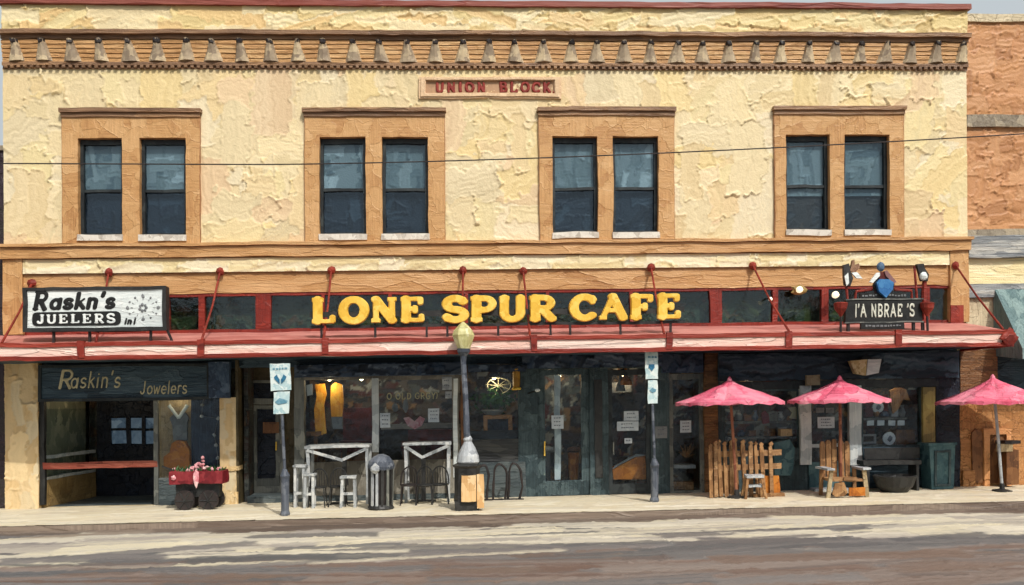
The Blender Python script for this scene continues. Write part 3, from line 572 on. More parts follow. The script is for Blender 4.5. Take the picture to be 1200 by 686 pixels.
for gi, ((a, b), vt_, wins, (wt0, wt1)) in enumerate(groups):
    x0, x1, _, z1 = holes[gi]; hs = [R(wa, wb, wt0, wt1) for wa, wb in wins]
    sr = MB().sheet(x0 - .02, x1 + .02, zledge - .03, z1 + .02, hs, -.085, .28, step=.25).build('window_surround', 'tan', B)
    cr = MB(); cz = z1; cr.box(x0 - .04, x1 + .04, -.12, .02, cz + .0, cz + .1); cr.box(x0 - .07, x1 + .07, -.17, .01, cz + .105, cz + .2)
    cr.build('crown_moulding', 'cornice', sr)
    MB().box(x0 - .035, x0 + .03, -.08, .0, zledge, cz - .003).build('edge_strip', 'tandark', sr); MB().box(x1 - .03, x1 + .035, -.08, .0, zledge, cz - .003).build('edge_strip', 'tandark', sr)
    for wi, (wx0, wx1, wz0, wz1) in enumerate(hs):
        fr = MB(); t = .075
        fr.sheet(wx0, wx1, wz0, wz1, [(wx0 + t, wx1 - t, wz0 + t * .8, wz1 - .12)], .06, .2)
        w = fr.build('window', 'winframe', B, wob=.025)
        zm = wz0 + (wz1 - wz0) * .47
        MB().box(wx0 + t, wx1 - t, .085, .15, zm - .035, zm + .035).build('meeting_rail', 'winframe', w)
        MB().box(wx0 + t - .01, wx1 - t + .01, .12, .128, zm + .03, wz1 - .11).build('upper_pane', 'glassup', w)
        MB().box(wx0 + t - .01, wx1 - t + .01, .15, .158, wz0 + t * .7, zm - .03).build('lower_pane', 'glassup', w)
        bz = zm + .02 if gi < 3 else zm - .22
        relief('blind', w, wx0 + t - .02, wx1 - t + .02, bz, wz1 - .1, .19, [], res=.024, seed=100 + gi * 7 + wi, count=16, L=(.3, 1.0), Wd=(.08, .3), cols=[(122, 134, 134), (146, 156, 152), (164, 172, 168), (104, 118, 120)] + ([(214, 220, 216)] if (gi + wi) % 2 else []), angles=(PI / 2, PI / 2, .1), amp=.012, rim=.018, bristle=.004, blend=.4)
        relief('dark_drape', w, wx0 + t - .02, wx1 - t + .02, wz0, bz + .02, .24, [], res=.024, seed=150 + gi * 7 + wi, count=22, L=(.1, .8), Wd=(.03, .25), cols=[(22, 30, 40), (30, 38, 50), (16, 22, 30), (26, 36, 50), (60, 72, 82)] if gi < 3 else [(66, 54, 44), (88, 72, 56), (48, 42, 38), (60, 60, 60)], angles=(0, 0, .8, PI / 2), amp=.012, rim=.018, bristle=.004, blend=.4)
        MB().box(wx0 - .02, wx1 + .02, -.13, .1, wz0 - .15, wz0 - .003).build('sill', 'sill', w)
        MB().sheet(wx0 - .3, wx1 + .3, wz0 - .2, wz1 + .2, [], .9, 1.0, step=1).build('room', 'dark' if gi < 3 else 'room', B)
# belt course, corner piers, frieze
zb0 = Z(302, 5) ; zfr = Z(321); ztr = Z(340)
MB().box(XL - .05, XR + .03, -.14, .25, Z(299), Z(287)).box(XL - .08, XR + .06, -.2, .22, Z(286.5), Z(283)).build('belt_course', 'tanh', B)
MB().box(XL, XR, 0, .25, Z(340), Z(299.2)).build('frieze_wall', 'tanh', B)
x0, x1, z0, z1 = R(28, 1111, 301, 318); z1 = Z(299.5) - .01; z0 = Z(316)
relief('frieze_panel', B, x0, x1, z0, z1, -.05, [], seed=35, count=260, L=(.5, 1.8), Wd=(.12, .3), cols=[(224, 206, 156), (230, 214, 170), (216, 196, 146), (232, 220, 186)], angles=(0, 0, .08), amp=.02, rim=.03, bristle=.004, blend=.35)
for a, b in ((5, 28), (1112, 1134)):
    x0, x1, _, _ = R(a, b, 300, 390); MB().box(x0, x1, -.07, .3, Z(385), Z(299.4)).build('corner_pier', 'tan', B)
# parapet, cornice, corbels, rope band, coping
MB().box(XL, XR, -.04, .3, Z(40), Z(11)).build('parapet', 'parapet', B, wob=0)
relief('parapet_face', B, XL, XR, Z(41), Z(10), -.055, [], seed=33, count=300, L=(.5, 2.0), Wd=(.14, .42), cols=[(218, 196, 138), (224, 206, 154), (208, 182, 124), (228, 212, 170), (218, 186, 130)], angles=(0, 0, .1, -.1, .5), amp=.028, rim=.036, bristle=.005, blend=.35)
MB().box(XL - .05, XR + .06, -.16, .36, Z(10.7), Z(4.5)).build('coping', 'coping', B)
co = MB(); co.box(XL - .02, XR + .03, -.22, .3, Z(45), Z(40.3)); co.box(XL, XR, -.12, .3, Z(49.5), Z(45.1)); co = co.build('cornice', 'cornice', B)
bz = MB()
rows = 5
for i in range(rows):
    za = Z(75) + (Z(49.6) - Z(75)) * i / rows; zb_ = Z(75) + (Z(49.6) - Z(75)) * (i + .82) / rows
    bz.box(XL, XR, -.055 - .012 * i, .1, za, zb_)
bz.box(XL, XR, -.01, .3, Z(75), Z(49.6)); bz.build('ribbed_band', 'brow', co)
rb = MB(); rb.box(XL, XR, -.09, .3, Z(79), Z(75.2)); rb.box(XL, XR, -.04, .3, Z(82.5), Z(79.1))
x = XL + .05
while x < XR - .1:
    rb.box(x, x + .075, -.105, -.03, Z(82), Z(79.2) + .005); x += .15
rb.build('rope_band', 'cornice', co)
xa = P(54, 60)[0]; xb = P(1096, 65)[0]; nb = 33
for i in range(-1, nb + 2):
    cx = xa + (xb - xa) * i / nb + random.uniform(-.02, .02)
    if cx > XR - .05: cx = XR - .14
    zz0, zz1 = Z(74.3), Z(51); w0 = random.uniform(.19, .26); w1 = .07; sl = random.uniform(-.03, .03)
    k = MB(); n = 6; vs = []; fs = []
    for j in range(n + 1):
        t = j / n; ww = w0 + (w1 - w0) * (t ** 1.25); z = zz0 + (zz1 - zz0) * t; yy = -.12 - .10 * t ** 1.5; c = cx + sl * t
        vs += [(c - ww, -.03, z), (c - ww * .6, yy, z), (c, yy - .03, z), (c + ww * .6, yy, z), (c + ww, -.03, z)]
    for j in range(n):
        for q in range(4): a = j * 5 + q; fs.append((a, a + 1, a + 6, a + 5))
    fs += [(4, 3, 2, 1, 0), (n * 5, n * 5 + 1, n * 5 + 2, n * 5 + 3, n * 5 + 4)]
    k.add(vs, fs); br = k.build('corbel', 'corbel', co, wob=.05)
    MB().blob((cx + sl, -.17, zz1 - .05), (.085, .09, .09), seed=i, rough=.3, sub=1).build('iron_knob', 'knob', co)
# plaque
x0, x1, z0, z1 = R(491, 657, 91.5, 116.5)
pf = MB().sheet(x0, x1, z0, z1, [(x0 + .17, x1 - .17, z0 + .13, z1 - .09)], -.07, .0)
pf.sheet(x0 + .05, x1 - .05, z0 + .04, z1 - .03, [(x0 + .15, x1 - .15, z0 + .11, z1 - .075)], -.1, -.07); pq = pf.build('plaque', 'plaquef', B)
MB().sheet(x0 + .1, x1 - .1, z0 + .08, z1 - .05, [], -.025, -.002).build('plaque_ground', 'plaqueb', pq)
tx0, tx1, tz0, tz1 = R(510, 651, 97.5, 108)
for w_, f0, f1 in (('UNION', 0, .42), ('BLOCK.', .53, 1)):
    tb = MB(); text(tb, w_, tx0 + (tx1 - tx0) * f0, tx0 + (tx1 - tx0) * f1, tz0 - .01, tz1 - tz0, -.026, wt=.15, thin=.12, depth=.035, n=16, gap=.22); tb.build('carved_word', 'redlet', pq)
# building shell
zroof = Z(20); zfl = Z(392)
sh = MB(); sh.box(XL, XL + .25, .36, 12, -.2, zroof, 1.5); sh.box(XR - .25, XR, .36, 12, -.2, zroof, 1.5); sh.box(XL, XR, 12, 12.3, -.2, zroof, 1.5)
sh.build('side_wall', 'parapet', B); MB().box(XL + .2, XR - .2, .3, 12, zroof - .3, zroof - .1, 2).build('roof', 'coping', B)
MB().box(XL + .2, XR - .2, .5, 12, zfl + .35, zfl + .6, 2).build('upper_floor', 'room', B)

# transom row
tv0, tv1 = 340.5, 386
zt0, zt1 = Z(386), Z(339)
mull = [(28, 34), (108, 113), (194, 198), (232, 239), (299, 317), (376, 380), (455, 459), (545, 549), (640, 644), (738, 742), (832, 846), (906, 912), (963, 971), (1028, 1033), (1083, 1090), (1119, 1127)]
tx0 = P(28, 360)[0]; tx1 = P(1127, 360)[0]
hs = []
for (a, b), (c, d) in zip(mull, mull[1:]):
    hs.append((P(b, 360)[0], P(c, 360)[0], zt0 + .09, zt1 - .09))
trn = MB().sheet(tx0, tx1, zt0, zt1, hs, .02, .16, step=.4).build('transom', 'red', B)
for h in hs:
    MB().box(h[0] - .01, h[1] + .01, .09, .1, h[2] - .01, h[3] + .01, .6).build('pane', 'glassdark', trn)
MB().box(tx0, tx1, .55, .6, zt0 - .2, zt1 + .2, .8).build('transom_back', paint('dark green blinds', [(36, 46, 38), (58, 70, 52), (92, 92, 58), (66, 44, 36)], scale=2.6, ridge=1, streak=1, dist=.03, var=.35), B)
MB().sheet(XL, tx0, 0, Z(385.2), [], .0, .3).build('corner_wall', 'tan', B)
MB().sheet(P(1112, 380)[0], P(1127, 380)[0], Z(388), Z(365), [], -.09, -.06).build('red_patch', 'red', B)

relief('transom_blinds', B, tx0 + .02, tx1 - .02, zt0 + .02, zt1 - .02, .4, [], seed=81, count=420, L=(.15, .8), Wd=(.05, .25), cols=[(34, 46, 38), (48, 60, 44), (72, 80, 52), (28, 36, 34), (90, 62, 48), (60, 74, 70), (24, 30, 28)], angles=(0, PI / 2, .7, -.7), amp=.02, rim=.03, bristle=.005, blend=.4)
# canopy: sloping pink roof, fascia with panels, tie rods
YC = -2.0
zc1 = Z(402, 0, YC); zc1 = P(100, 401.5, YC)[1]; zc0 = P(100, 422, YC)[1]
CXL = XL - .3; CXR = P(1183, 398, YC)[0]
cp = MB(); zr = Z(385.5)
n = 60; vs = []; fs = []
for i in range(n + 1):
    x = CXL + (CXR - CXL) * i / n
    for (yy, zz) in ((YC + .02, zc1 - .02), ((YC) / 2, (zc1 + zr) / 2), (.015, zr), (.015, zr - .08), (YC / 2, (zc1 + zr) / 2 - .08), (YC + .02, zc1 - .1)): vs.append((x, yy, zz))
for i in range(n):
    for k in range(6): a = i * 6 + k; b = i * 6 + (k + 1) % 6; fs.append((a, a + 6, b + 6, b))
fs += [tuple(range(6)), tuple(range(n * 6 + 5, n * 6 - 1, -1))]
cp.add(vs, fs); can = cp.build('canopy', 'pinkroof', B)
MB().box(CXL, CXR, YC + .06, -.0, zc0 + .04, zc0 + .09, .6).build('soffit', 'navy', can)
rl = MB(); rl.box(CXL, CXR, YC - .05, YC + .05, zc1 - .09, zc1); rl.box(CXL, CXR, YC - .06, YC + .05, zc0, zc0 + .09); rl.build('fascia_rail', 'redh', can)
rl2 = MB(); rl2.box(CXR - .05, CXR + .06, YC - .065, 0, zc0 - .01, zc1 + .01); rl2.build('end_rail', 'red', can)
div = [96, 236, 381, 540, 626, 784, 923, 1052]
dx = [P(u, 410, YC)[0] for u in div]
edges = [CXL] + dx + [P(1176, 398, YC)[0]]
for a, b in zip(edges, edges[1:]):
    MB().box(a + .05, b - .05, YC - .02, YC + .03, zc0 + .08, zc1 - .08).build('fascia_panel', 'fascia', can)
for x in dx:
    MB().box(x - .07, x + .07, YC - .075, YC + .03, zc0 + .04, zc1 + .03).build('fascia_stud', 'red', can)
xe = P(1181, 398, YC)[0]
MB().blob((xe - .02, YC - .09, (zc0 + zc1) / 2), (.2, .06, .18), 3, .3).build('end_rosette', 'red', can)
rods = [((37, 331), (2, 398)), ((127, 320), (112, 402)), ((258, 319), (236, 402)), ((388, 317), (379, 400)), ((543, 317), (541, 400)), ((613, 317), (622, 400)), ((763, 314), (778, 398)), ((883, 312), (925, 394)), ((1120, 311), (1176, 388))]
for (a, b), (c, d) in rods:
    xw, zw = P(a, b, -.12); xf, zf = P(c, d, YC)
    k = MB().tube([(xw, -.1, zw), ((xw + xf) / 2, (YC) / 2, (zw + zc1) / 2 - .01), (xf, YC, zc1)], [.026, .022, .028], 8); k.build('tie_rod', 'red', can, wob=.04)
    m = MB().lathe(0, 0, [(.02, 0), (.09, .02), (.105, .05), (.07, .09), (.03, .13)], 8)
    m.v = [Vector((xw + p.x * 1.0, -.05 - p.z, zw + p.y * 1.0)) for p in m.v]; m.f = [f[::-1] for f in m.f]; m.build('rosette', 'red', can, wob=.06)

# ------------------------------------------------------------------ ground floor
zh = zc0 + .06                      # soffit height
pl = []
def pilaster(u0, u1, v0, mat, name='pilaster', y0=-.05, y1=.5):
    x0, x1, _, _ = R(u0, u1, 430, 590); return MB().box(x0, x1, y0, y1, -.05, Z(v0, (u0 + u1) / 2)).build(name, mat, B)
p1 = pilaster(8, 46, 424, 'pier')
x0, x1, _, _ = R(8, 46, 430, 590); relief('pilaster_face', B, x0 - .01, x1 + .01, .0, Z(424, 27), -.06, [], seed=51, count=70, L=(.4, 1.2), Wd=(.15, .4), cols=[(212, 184, 138), (222, 196, 150), (204, 172, 122), (214, 196, 160)], angles=(PI / 2, PI / 2, 1.3), amp=.02, rim=.03, bristle=.004, blend=.35)
x0, x1, _, _ = R(259, 277, 430, 590); relief('pilaster_face', B, x0 - .01, x1 + .01, .0, Z(466, 268), -.06, [], seed=52, count=40, L=(.4, 1.0), Wd=(.1, .25), cols=[(212, 184, 138), (222, 196, 150), (204, 172, 122), (214, 196, 160)], angles=(PI / 2, PI / 2, 1.3), amp=.014, rim=.02, bristle=.004, blend=.35)
p2 = pilaster(259, 277, 466, 'pier'); MB().px(256, 280, 547, 552, -.1, .3).build('pilaster_band', 'pier', p2)
MB().px(257, 279, 577, 600, -.08, .3).build('pilaster_foot', 'pier', p2)
MB().box(P(277, 500)[0], P(277, 500)[0] + .06, -.04, 1.2, 0, zh).build('reveal_wall', 'olive', B)  # dark olive puts the shade on the pilaster's side into its colour
# header across the front (dark void behind the canopy)
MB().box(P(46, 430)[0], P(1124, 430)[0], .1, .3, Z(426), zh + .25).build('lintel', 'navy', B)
xs_all = (P(46, 500)[0], P(1124, 500)[0])
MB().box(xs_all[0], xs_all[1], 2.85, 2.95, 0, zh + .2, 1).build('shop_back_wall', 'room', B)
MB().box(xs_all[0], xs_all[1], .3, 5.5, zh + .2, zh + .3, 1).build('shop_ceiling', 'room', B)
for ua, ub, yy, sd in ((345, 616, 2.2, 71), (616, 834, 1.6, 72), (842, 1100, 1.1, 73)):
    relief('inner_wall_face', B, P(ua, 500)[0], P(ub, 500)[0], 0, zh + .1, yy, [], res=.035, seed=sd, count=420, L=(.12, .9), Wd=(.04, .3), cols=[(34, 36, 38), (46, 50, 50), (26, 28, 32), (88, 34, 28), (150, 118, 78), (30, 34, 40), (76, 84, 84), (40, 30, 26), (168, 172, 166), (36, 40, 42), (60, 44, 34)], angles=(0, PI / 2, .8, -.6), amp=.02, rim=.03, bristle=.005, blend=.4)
MB().box(xs_all[0], xs_all[1], .36, 5.5, -.1, .0, 1).build('shop_floor', 'step', B)
for u in (285, 616, 834, 1122):
    xx = P(u, 500)[0]; MB().box(xx - .05, xx + .05, .3, 5.4, 0, zh + .2, 1).build('partition_wall', 'room', B)

# --- jeweller's bay: recess, angled display case, red ledge
xj0 = P(48, 500)[0]; xj1 = P(184, 500)[0]
zl = Z(549); zl1 = Z(541.5)
xb0 = P(112, 500, 2.6)[0]
def skew(mb, x0, x1, y0, y1, z0, z1, t=.05):
    """upright panel from (x0,y0) to (x1,y1)"""
    n = 8; vs = []; fs = []
    d = Vector((x1 - x0, y1 - y0, 0)).normalized(); nx = Vector((d.y, -d.x, 0)) * t
    for i in range(n + 1):
        p = Vector((x0 + (x1 - x0) * i / n, y0 + (y1 - y0) * i / n, 0))
        for q in ((0, z0), (0, z1), (1, z1), (1, z0)): vs.append((p.x - nx.x * q[0], p.y - nx.y * q[0], q[1]))
    for i in range(n):
        for k in range(4): a = i * 4 + k; b = i * 4 + (k + 1) % 4; fs.append((a, b, b + 4, a + 4))
    fs += [(3, 2, 1, 0), (n * 4, n * 4 + 1, n * 4 + 2, n * 4 + 3)]
    return mb.add(vs, fs)
case = skew(MB(), xj0 + .02, xb0, .1, 2.6, 0, zl - .06).build('display_case', paint('tan panelling', [(130, 106, 66), (160, 134, 88), (180, 154, 106)], scale=3, dist=.015), B)
skew(MB(), xj0 + .04, xb0 - .02, .1, 2.6, zl, Z(470), t=.015).build('case_glass', 'glass', case)
fr = MB(); skew(fr, xj0 + .04, xb0, .08, 2.62, zl - .05, zl + .02, t=.1); skew(fr, xj0 + .04, xb0, .08, 2.6, Z(527), Z(523), t=.06); fr.build('case_rail', 'whitecol', case)
skew(MB(), xj0 - .0, xb0 - .3, .3, 2.7, zl, zh, t=.05).build('case_lining', paint('dim green lining', [(96, 102, 88), (136, 138, 116), (176, 172, 144)], scale=4, dist=.02, strokes='v'), case)
MB().px(50, 184, 541.5, 549, -.02, .14).build('ledge', paint('red brown ledge', [(104, 42, 30), (140, 66, 50), (156, 90, 72)], scale=3, stretch=(.4, 1, 2), strokes='h', dist=.014), B)
MB().px(46, 52, 468, 592, -.01, .1).build('bay_post', 'char', B); MB().px(180, 185, 468, 592, -.01, .1).build('bay_post', 'steel', B)
bw = MB(); xq0, xq1, zq0, zq1 = R(116, 184, 470, 560, 2.7); bw.sheet(xq0 - .05, xj1 + .3, 0, zh, [R(130, 148, 488, 522, 2.7), R(153, 166, 488, 522, 2.7), R(170, 183, 488, 522, 2.7)], 2.7, 2.8)
bkw = bw.build('inner_wall', 'dark', B)
for a, b in ((130, 148), (153, 166), (170, 183)):
    for c, d in ((490, 502), (505, 520)): MB().px(a, b, c, d, 2.76, 2.79).build('inner_pane', 'bluelight', bkw)
MB().px(183, 262, 560, 592, .02, .14).build('stall_riser', 'step', B)
# display window 183-262
MB().px(183, 226, 462, 562, .5, .55).build('display_backing', 'beige', B)
MB().px(224, 262, 466, 562, .35, .42).build('display_curtain', paint('deep blue drape', [(14, 26, 44), (24, 40, 60), (36, 54, 74)], scale=4, strokes='v', dist=.03, ridge=1), B)
MB().px(183, 262, 466, 561, .12, .13).build('display_glass', 'glass', B)
# things in the jeweller's display
x0, z0 = P(208, 516, .42)
ps = [P(a, b, .38) for a, b in ((203, 516), (202, 498), (199, 490), (205, 484), (211, 488), (217, 483), (221, 490), (219, 498), (219, 516))]
vt = MB().prism(ps, .38, .46); single('display_vest', vt, 'grey', 'grey sleeveless vest hung in the jeweller\'s display above the orange bag', 'vest', (x0, .42, z0))
sc_ = MB(); a = P(198, 475, .36); b = P(210, 490, .36); c = P(220, 475, .36); sc_.tube([(a[0], .36, a[1]), (b[0], .36, b[1])], .04); sc_.tube([(c[0], .35, c[1]), (b[0], .35, b[1])], .045)
single('white_scarf', sc_, 'signwhite', 'white scarf tied in a V over the grey vest', 'scarf', (b[0], .36, b[1]))
ps = [P(a, b, .3) for a, b in ((193, 549), (192, 536), (199, 530), (202, 520), (208, 516), (217, 518), (222, 528), (223, 549))]
x0, z0 = P(208, 550, .3); bg = MB().prism(ps, .25, .42); bag = thing('leather_bag', 'rust orange slouchy bag at the bottom of the jeweller\'s display', 'bag', (x0, .3, z0))
bg.build('bag_body', 'rust', bag); MB().prism([P(a, b, .24) for a, b in ((196, 534), (205, 528), (222, 533), (221, 540), (207, 536))], .23, .25).build('flap', 'rust', bag)
beads = [(237, 475), (236, 488), (256, 491), (251, 510), (253, 522), (255, 537)]
dg = thing('bead_garland', 'string of white beads hung down the dark blue drape', 'garland', (P(255, 560, .3)[0], .3, P(255, 560, .3)[1]))
for k, (a, b) in enumerate(beads):
    q = P(a, b, .3); MB().blob((q[0], .3, q[1]), (.05, .035, .045), k, .3, 1).build('bead', 'white', dg)
MB().tube([(P(a, b, .32)[0], .33, P(a, b, .32)[1]) for a, b in [(238, 468)] + beads + [(255, 560)]], .008, 5).build('cord', 'grey', dg)
# --- recessed upstairs door 290-345
YD = .9
xd0, xd1, zd0, zd1 = R(288, 333, 446, 583, YD)
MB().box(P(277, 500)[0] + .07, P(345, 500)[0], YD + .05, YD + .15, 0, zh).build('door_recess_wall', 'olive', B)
MB().sheet(xd0, xd1, 0, zd1, [(xd0 + .1, xd1 - .1, Z(570, 310, YD), Z(474, 310, YD)), (xd0 + .1, xd1 - .1, Z(467, 310, YD), Z(449, 310, YD))], YD - .05, YD + .04).build('door_frame', 'steel', B)
dx0, dx1, dz0, dz1 = xd0 + .11, xd1 - .11, Z(570, 310, YD), Z(475, 310, YD)
dr = MB().sheet(dx0, dx1, dz0, dz1, [(dx0 + .17, dx1 - .1, dz0 + .2, dz1 - .1)], YD - .03, YD + .03).build('door', 'steel', B)
MB().box(dx0 + .1, dx1 - .05, YD + .02, YD + .045, dz0 + .1, dz1 - .05).build('door_glass', 'dark', dr)
MB().box(dx1 - .09, dx1 - .06, YD - .09, YD - .03, dz0 + .9, dz0 + 1.1).build('handle', 'gold', dr)
MB().box(xd0 + .1, xd1 - .1, YD + .0, YD + .02, Z(467, 310, YD), Z(449, 310, YD)).build('fanlight', 'dark', B)
MB().box(P(290, 570)[0], P(343, 570)[0], -.02, YD, -.02, .17).build('step', 'step', B)
x0, z0 = P(318, 508, YD - .06)
single('door_notice', MB().px(308, 327, 495, 508, YD - .05, YD - .035), 'brown', 'brown notice card fixed high on the grey side door', 'notice', (x0, YD - .05, z0), wob=.01)
# --- café front 345-535
MB().px(345, 357, 441, 584, -.02, .2).build('window_post', 'steel', B)
cf = MB(); xa_, xb_, za_, zb_ = R(345, 538, 440, 541); hs = [R(357, 436.5, 445, 531), R(443, 530, 445, 531)]
zb2 = Z(575)
cf.sheet(xa_, xb_, Z(576), zb_, [(h[0], h[1], Z(537), h[3]) for h in hs], .0, .12); cf = cf.build('display_window', paint('taupe grey frame', [(84, 80, 72), (120, 114, 102), (150, 146, 134)], scale=4, strokes='v', dist=.012), B)
for h in hs: MB().box(h[0] - .01, h[1] + .01, .05, .06, Z(561), h[3] + .01, .6).build('pane', 'glass', cf)
MB().px(436, 444, 444, 530, -.03, .04).build('mullion', 'whitecol', cf)
MB().px(531, 536, 444, 560, -.03, .02).build('mullion', 'signwhite', cf)
MB().px(345, 540, 426, 441, -.12, .06).build('window_valance', 'navyc', cf)
MB().box(xa_, xb_, .0, .12, -.05, Z(576.2)).build('stall_riser', 'step', B)
# café interior
def inside_box(name, u0, u1, v0, v1, Y, dep, mat, label, cat, wob=.03, group=None):
    x0, x1, z0, z1 = R(u0, u1, v0, v1, Y)
    return single(name, MB().box(x0, x1, Y, Y + dep, z0, z1, .12), mat, label, cat, ((x0 + x1) / 2, Y + dep / 2, z0), group, wob)
def hanging(name, pix, Y, dep, mat, label, cat, group=None):
    ps = [P(a, b, Y) for a, b in pix]; cx = sum(p[0] for p in ps) / len(ps); z = min(p[1] for p in ps)
    return single(name, MB().prism(ps, Y, Y + dep), mat, label, cat, (cx, Y, z), group, wob=.03)
hanging('hanging_dress', [(369, 451), (380, 450), (382, 462), (379, 475), (382, 508), (370, 512), (368, 480), (371, 465)], .35, .12, 'goldcloth', 'slim ochre dress hung left in the café window', 'dress', 'golden dresses in the café window')
hanging('hanging_dress', [(388, 453), (393, 448), (401, 451), (402, 470), (400, 492), (388, 490), (387, 468)], .32, .12, 'goldcloth', 'bright golden dress with folded grey cloth at its hem in the café window', 'dress', 'golden dresses in the café window')
hanging('folded_cloth', [(388, 489), (401, 488), (401, 503), (390, 503)], .28, .14, 'grey', 'folded grey white cloth below the bright golden dress', 'cloth')
hanging('shop_card', [(359, 452), (366, 450), (366, 463), (360, 464)], .2, .02, 'paper', 'small torn pale card in the top left corner of the café window', 'card')
bb = thing('red_booth_seat', 'maroon padded booth seat inside behind the left café pane', 'seat', (P(418, 560, 1.4)[0], 1.6, 0))
MB().px(402, 436, 478, 520, 1.5, 1.7).build('backrest', 'maroon', bb); MB().px(398, 438, 517, 530, 1.0, 1.5).build('seat', 'maroon', bb); MB().box(P(400, 540, 1.1)[0], P(436, 540, 1.1)[0], 1.05, 1.6, 0, Z(530, 418, 1.0)).build('base', 'brown', bb)
bb = thing('red_booth_seat', 'long maroon booth seat inside behind the right café pane', 'seat', (P(500, 560, 1.4)[0], 1.6, 0))
MB().px(478, 530, 504, 522, 1.5, 1.7).build('backrest', 'maroon', bb); MB().px(470, 530, 518, 528, 1.0, 1.5).build('seat', 'maroon', bb); MB().box(P(472, 540, 1.1)[0], P(530, 540, 1.1)[0], 1.05, 1.6, 0, Z(528, 500, 1.0)).build('base', 'brown', bb)
def notice(u0, u1, v0, v1, Y, label, mat='paper', lines=3, group=None):
    x0, x1, z0, z1 = R(u0, u1, v0, v1, Y); t = thing('paper_notice', label, 'notice', ((x0 + x1) / 2, Y, z0), group)
    MB().box(x0, x1, Y, Y + .01, z0, z1, .1).build('sheet', mat, t, wob=.02)
    ln = MB()
    for i in range(lines):
        zz = z1 - (z1 - z0) * (i + .7) / (lines + .6); xi = x0 + (x1 - x0) * .2
        while xi < x1 - (x1 - x0) * .25:
            w = random.uniform(.02, .05); ln.box(xi, min(xi + w, x1 - .02), Y - .006, Y, zz - .012, zz + .012); xi += w + .018
    ln.build('print', 'ink', t, wob=.02); return t
notice(445.5, 457.5, 484, 501, .0, 'pale paper notice taped low on the right café pane beside the mullion')
notice(502, 515, 479, 495, .0, 'pale paper notice taped on the café pane right of the heart ornament')
notice(518, 529, 442, 457, -.06, 'tall grey card in the top right corner of the café window', 'ltgrey', 2)
notice(521.5, 529, 459, 467, -.02, 'smallest grey card, under the tall card at the top right of the café window', 'ltgrey', 1)
tw = MB(); x0, x1, z0, z1 = R(453, 513, 460.5, 467.5, .04); text(tw, 'O OLD GRGY)', x0, x1, z0, z1 - z0, .045, wt=.09, thin=.08, depth=.02, n=16); single('window_lettering', tw, 'neon', 'dull outlined lettering arched across the right café pane', 'lettering', ((x0 + x1) / 2, .04, z0), wob=.02)
q = P(486, 505, .5); hr = MB(); ps = [P(a, b, .5) for a, b in ((473, 490), (479, 489), (486, 494), (492, 488), (498, 491), (494, 499), (486, 503), (478, 499))]
single('heart_ornament', hr.prism(ps, .46, .56), 'flower', 'dusty pink heart shaped ornament inside the right café pane', 'ornament', (q[0], .5, q[1]))
for a, b, l in ((463, 478, 'small round grey ornament left of the heart inside the café'), (475, 475, 'long grey drop ornament right above the heart inside the café')):
    q = P(a, b, .5); k = MB().blob((q[0], .5, q[1]), (.08 if a < 470 else .07, .05, .11 if a < 470 else .17), a, .2, 2); single('wall_ornament', k, 'grey', l, 'ornament', (q[0], .5, q[1]))
cn = thing('counter', 'grey topped counter running behind the right café pane', 'counter', (P(490, 560, 1.9)[0], 2.1, 0))
MB().px(447, 530, 497, 503, 1.8, 2.3).build('counter_top', 'grey', cn); MB().box(P(450, 530, 1.9)[0], P(528, 530, 1.9)[0], 1.9, 2.2, 0, Z(503, 490, 1.8)).build('counter_base', 'char', cn)
sh_ = thing('brown_shelf', 'brown wooden rack at the lower left inside the café window', 'shelf', (P(358, 560, .3)[0], .4, 0))
MB().px(348, 376, 506, 511, .28, .6).build('shelf', 'brown', sh_); MB().px(352, 357, 511, 560, .3, .36).build('leg', 'brown', sh_); MB().px(368, 372, 511, 560, .3, .36).build('leg', 'brown', sh_)

# --- patio tables in white wood with slanted braces, stacked chairs
def patio_table(u0, u1, v0, Y, label, mirror=False):
    x0, x1, _, zt_ = R(u0, u1, v0, v0 + 5, Y); t = thing('patio_table', label, 'table', ((x0 + x1) / 2, Y + .35, 0), 'white patio tables outside the café')
    MB().box(x0, x1, Y, Y + .75, zt_ - .06, zt_, .2).build('tabletop', 'white', t, wob=.03)
    for xx in (x0 + .03, x1 - .09):
        for yy in (Y + .03, Y + .66): MB().box(xx, xx + .07, yy, yy + .06, 0, zt_ - .062, .25).build('leg', 'white', t, wob=.04)
    cx = (x0 + x1) / 2 + (.12 if not mirror else -.1)
    MB().quadbox((x0 + .06, Y + .02, zt_ - .09), (cx, Y + .06, zt_ - .36), .07, .04).build('brace', 'white', t, wob=.03)
    MB().quadbox((x1 - .08, Y + .02, zt_ - .09), (cx, Y + .06, zt_ - .34), .07, .04).build('brace', 'white', t, wob=.03)
    MB().box(cx - .05, cx + .05, Y + .3, Y + .4, .02, zt_ - .06).build('pedestal', 'char', t, wob=.03)
    MB().box(cx - .3, cx + .3, Y + .2, Y + .5, 0, .03).build('foot', 'char', t, wob=.02)
    return t
patio_table(357, 433, 522, -.85, 'white braced patio table outside the left café pane, nearer the side door')
patio_table(472, 528, 519, -.8, 'white braced patio table under the right café pane, between bin and street lamp', True)
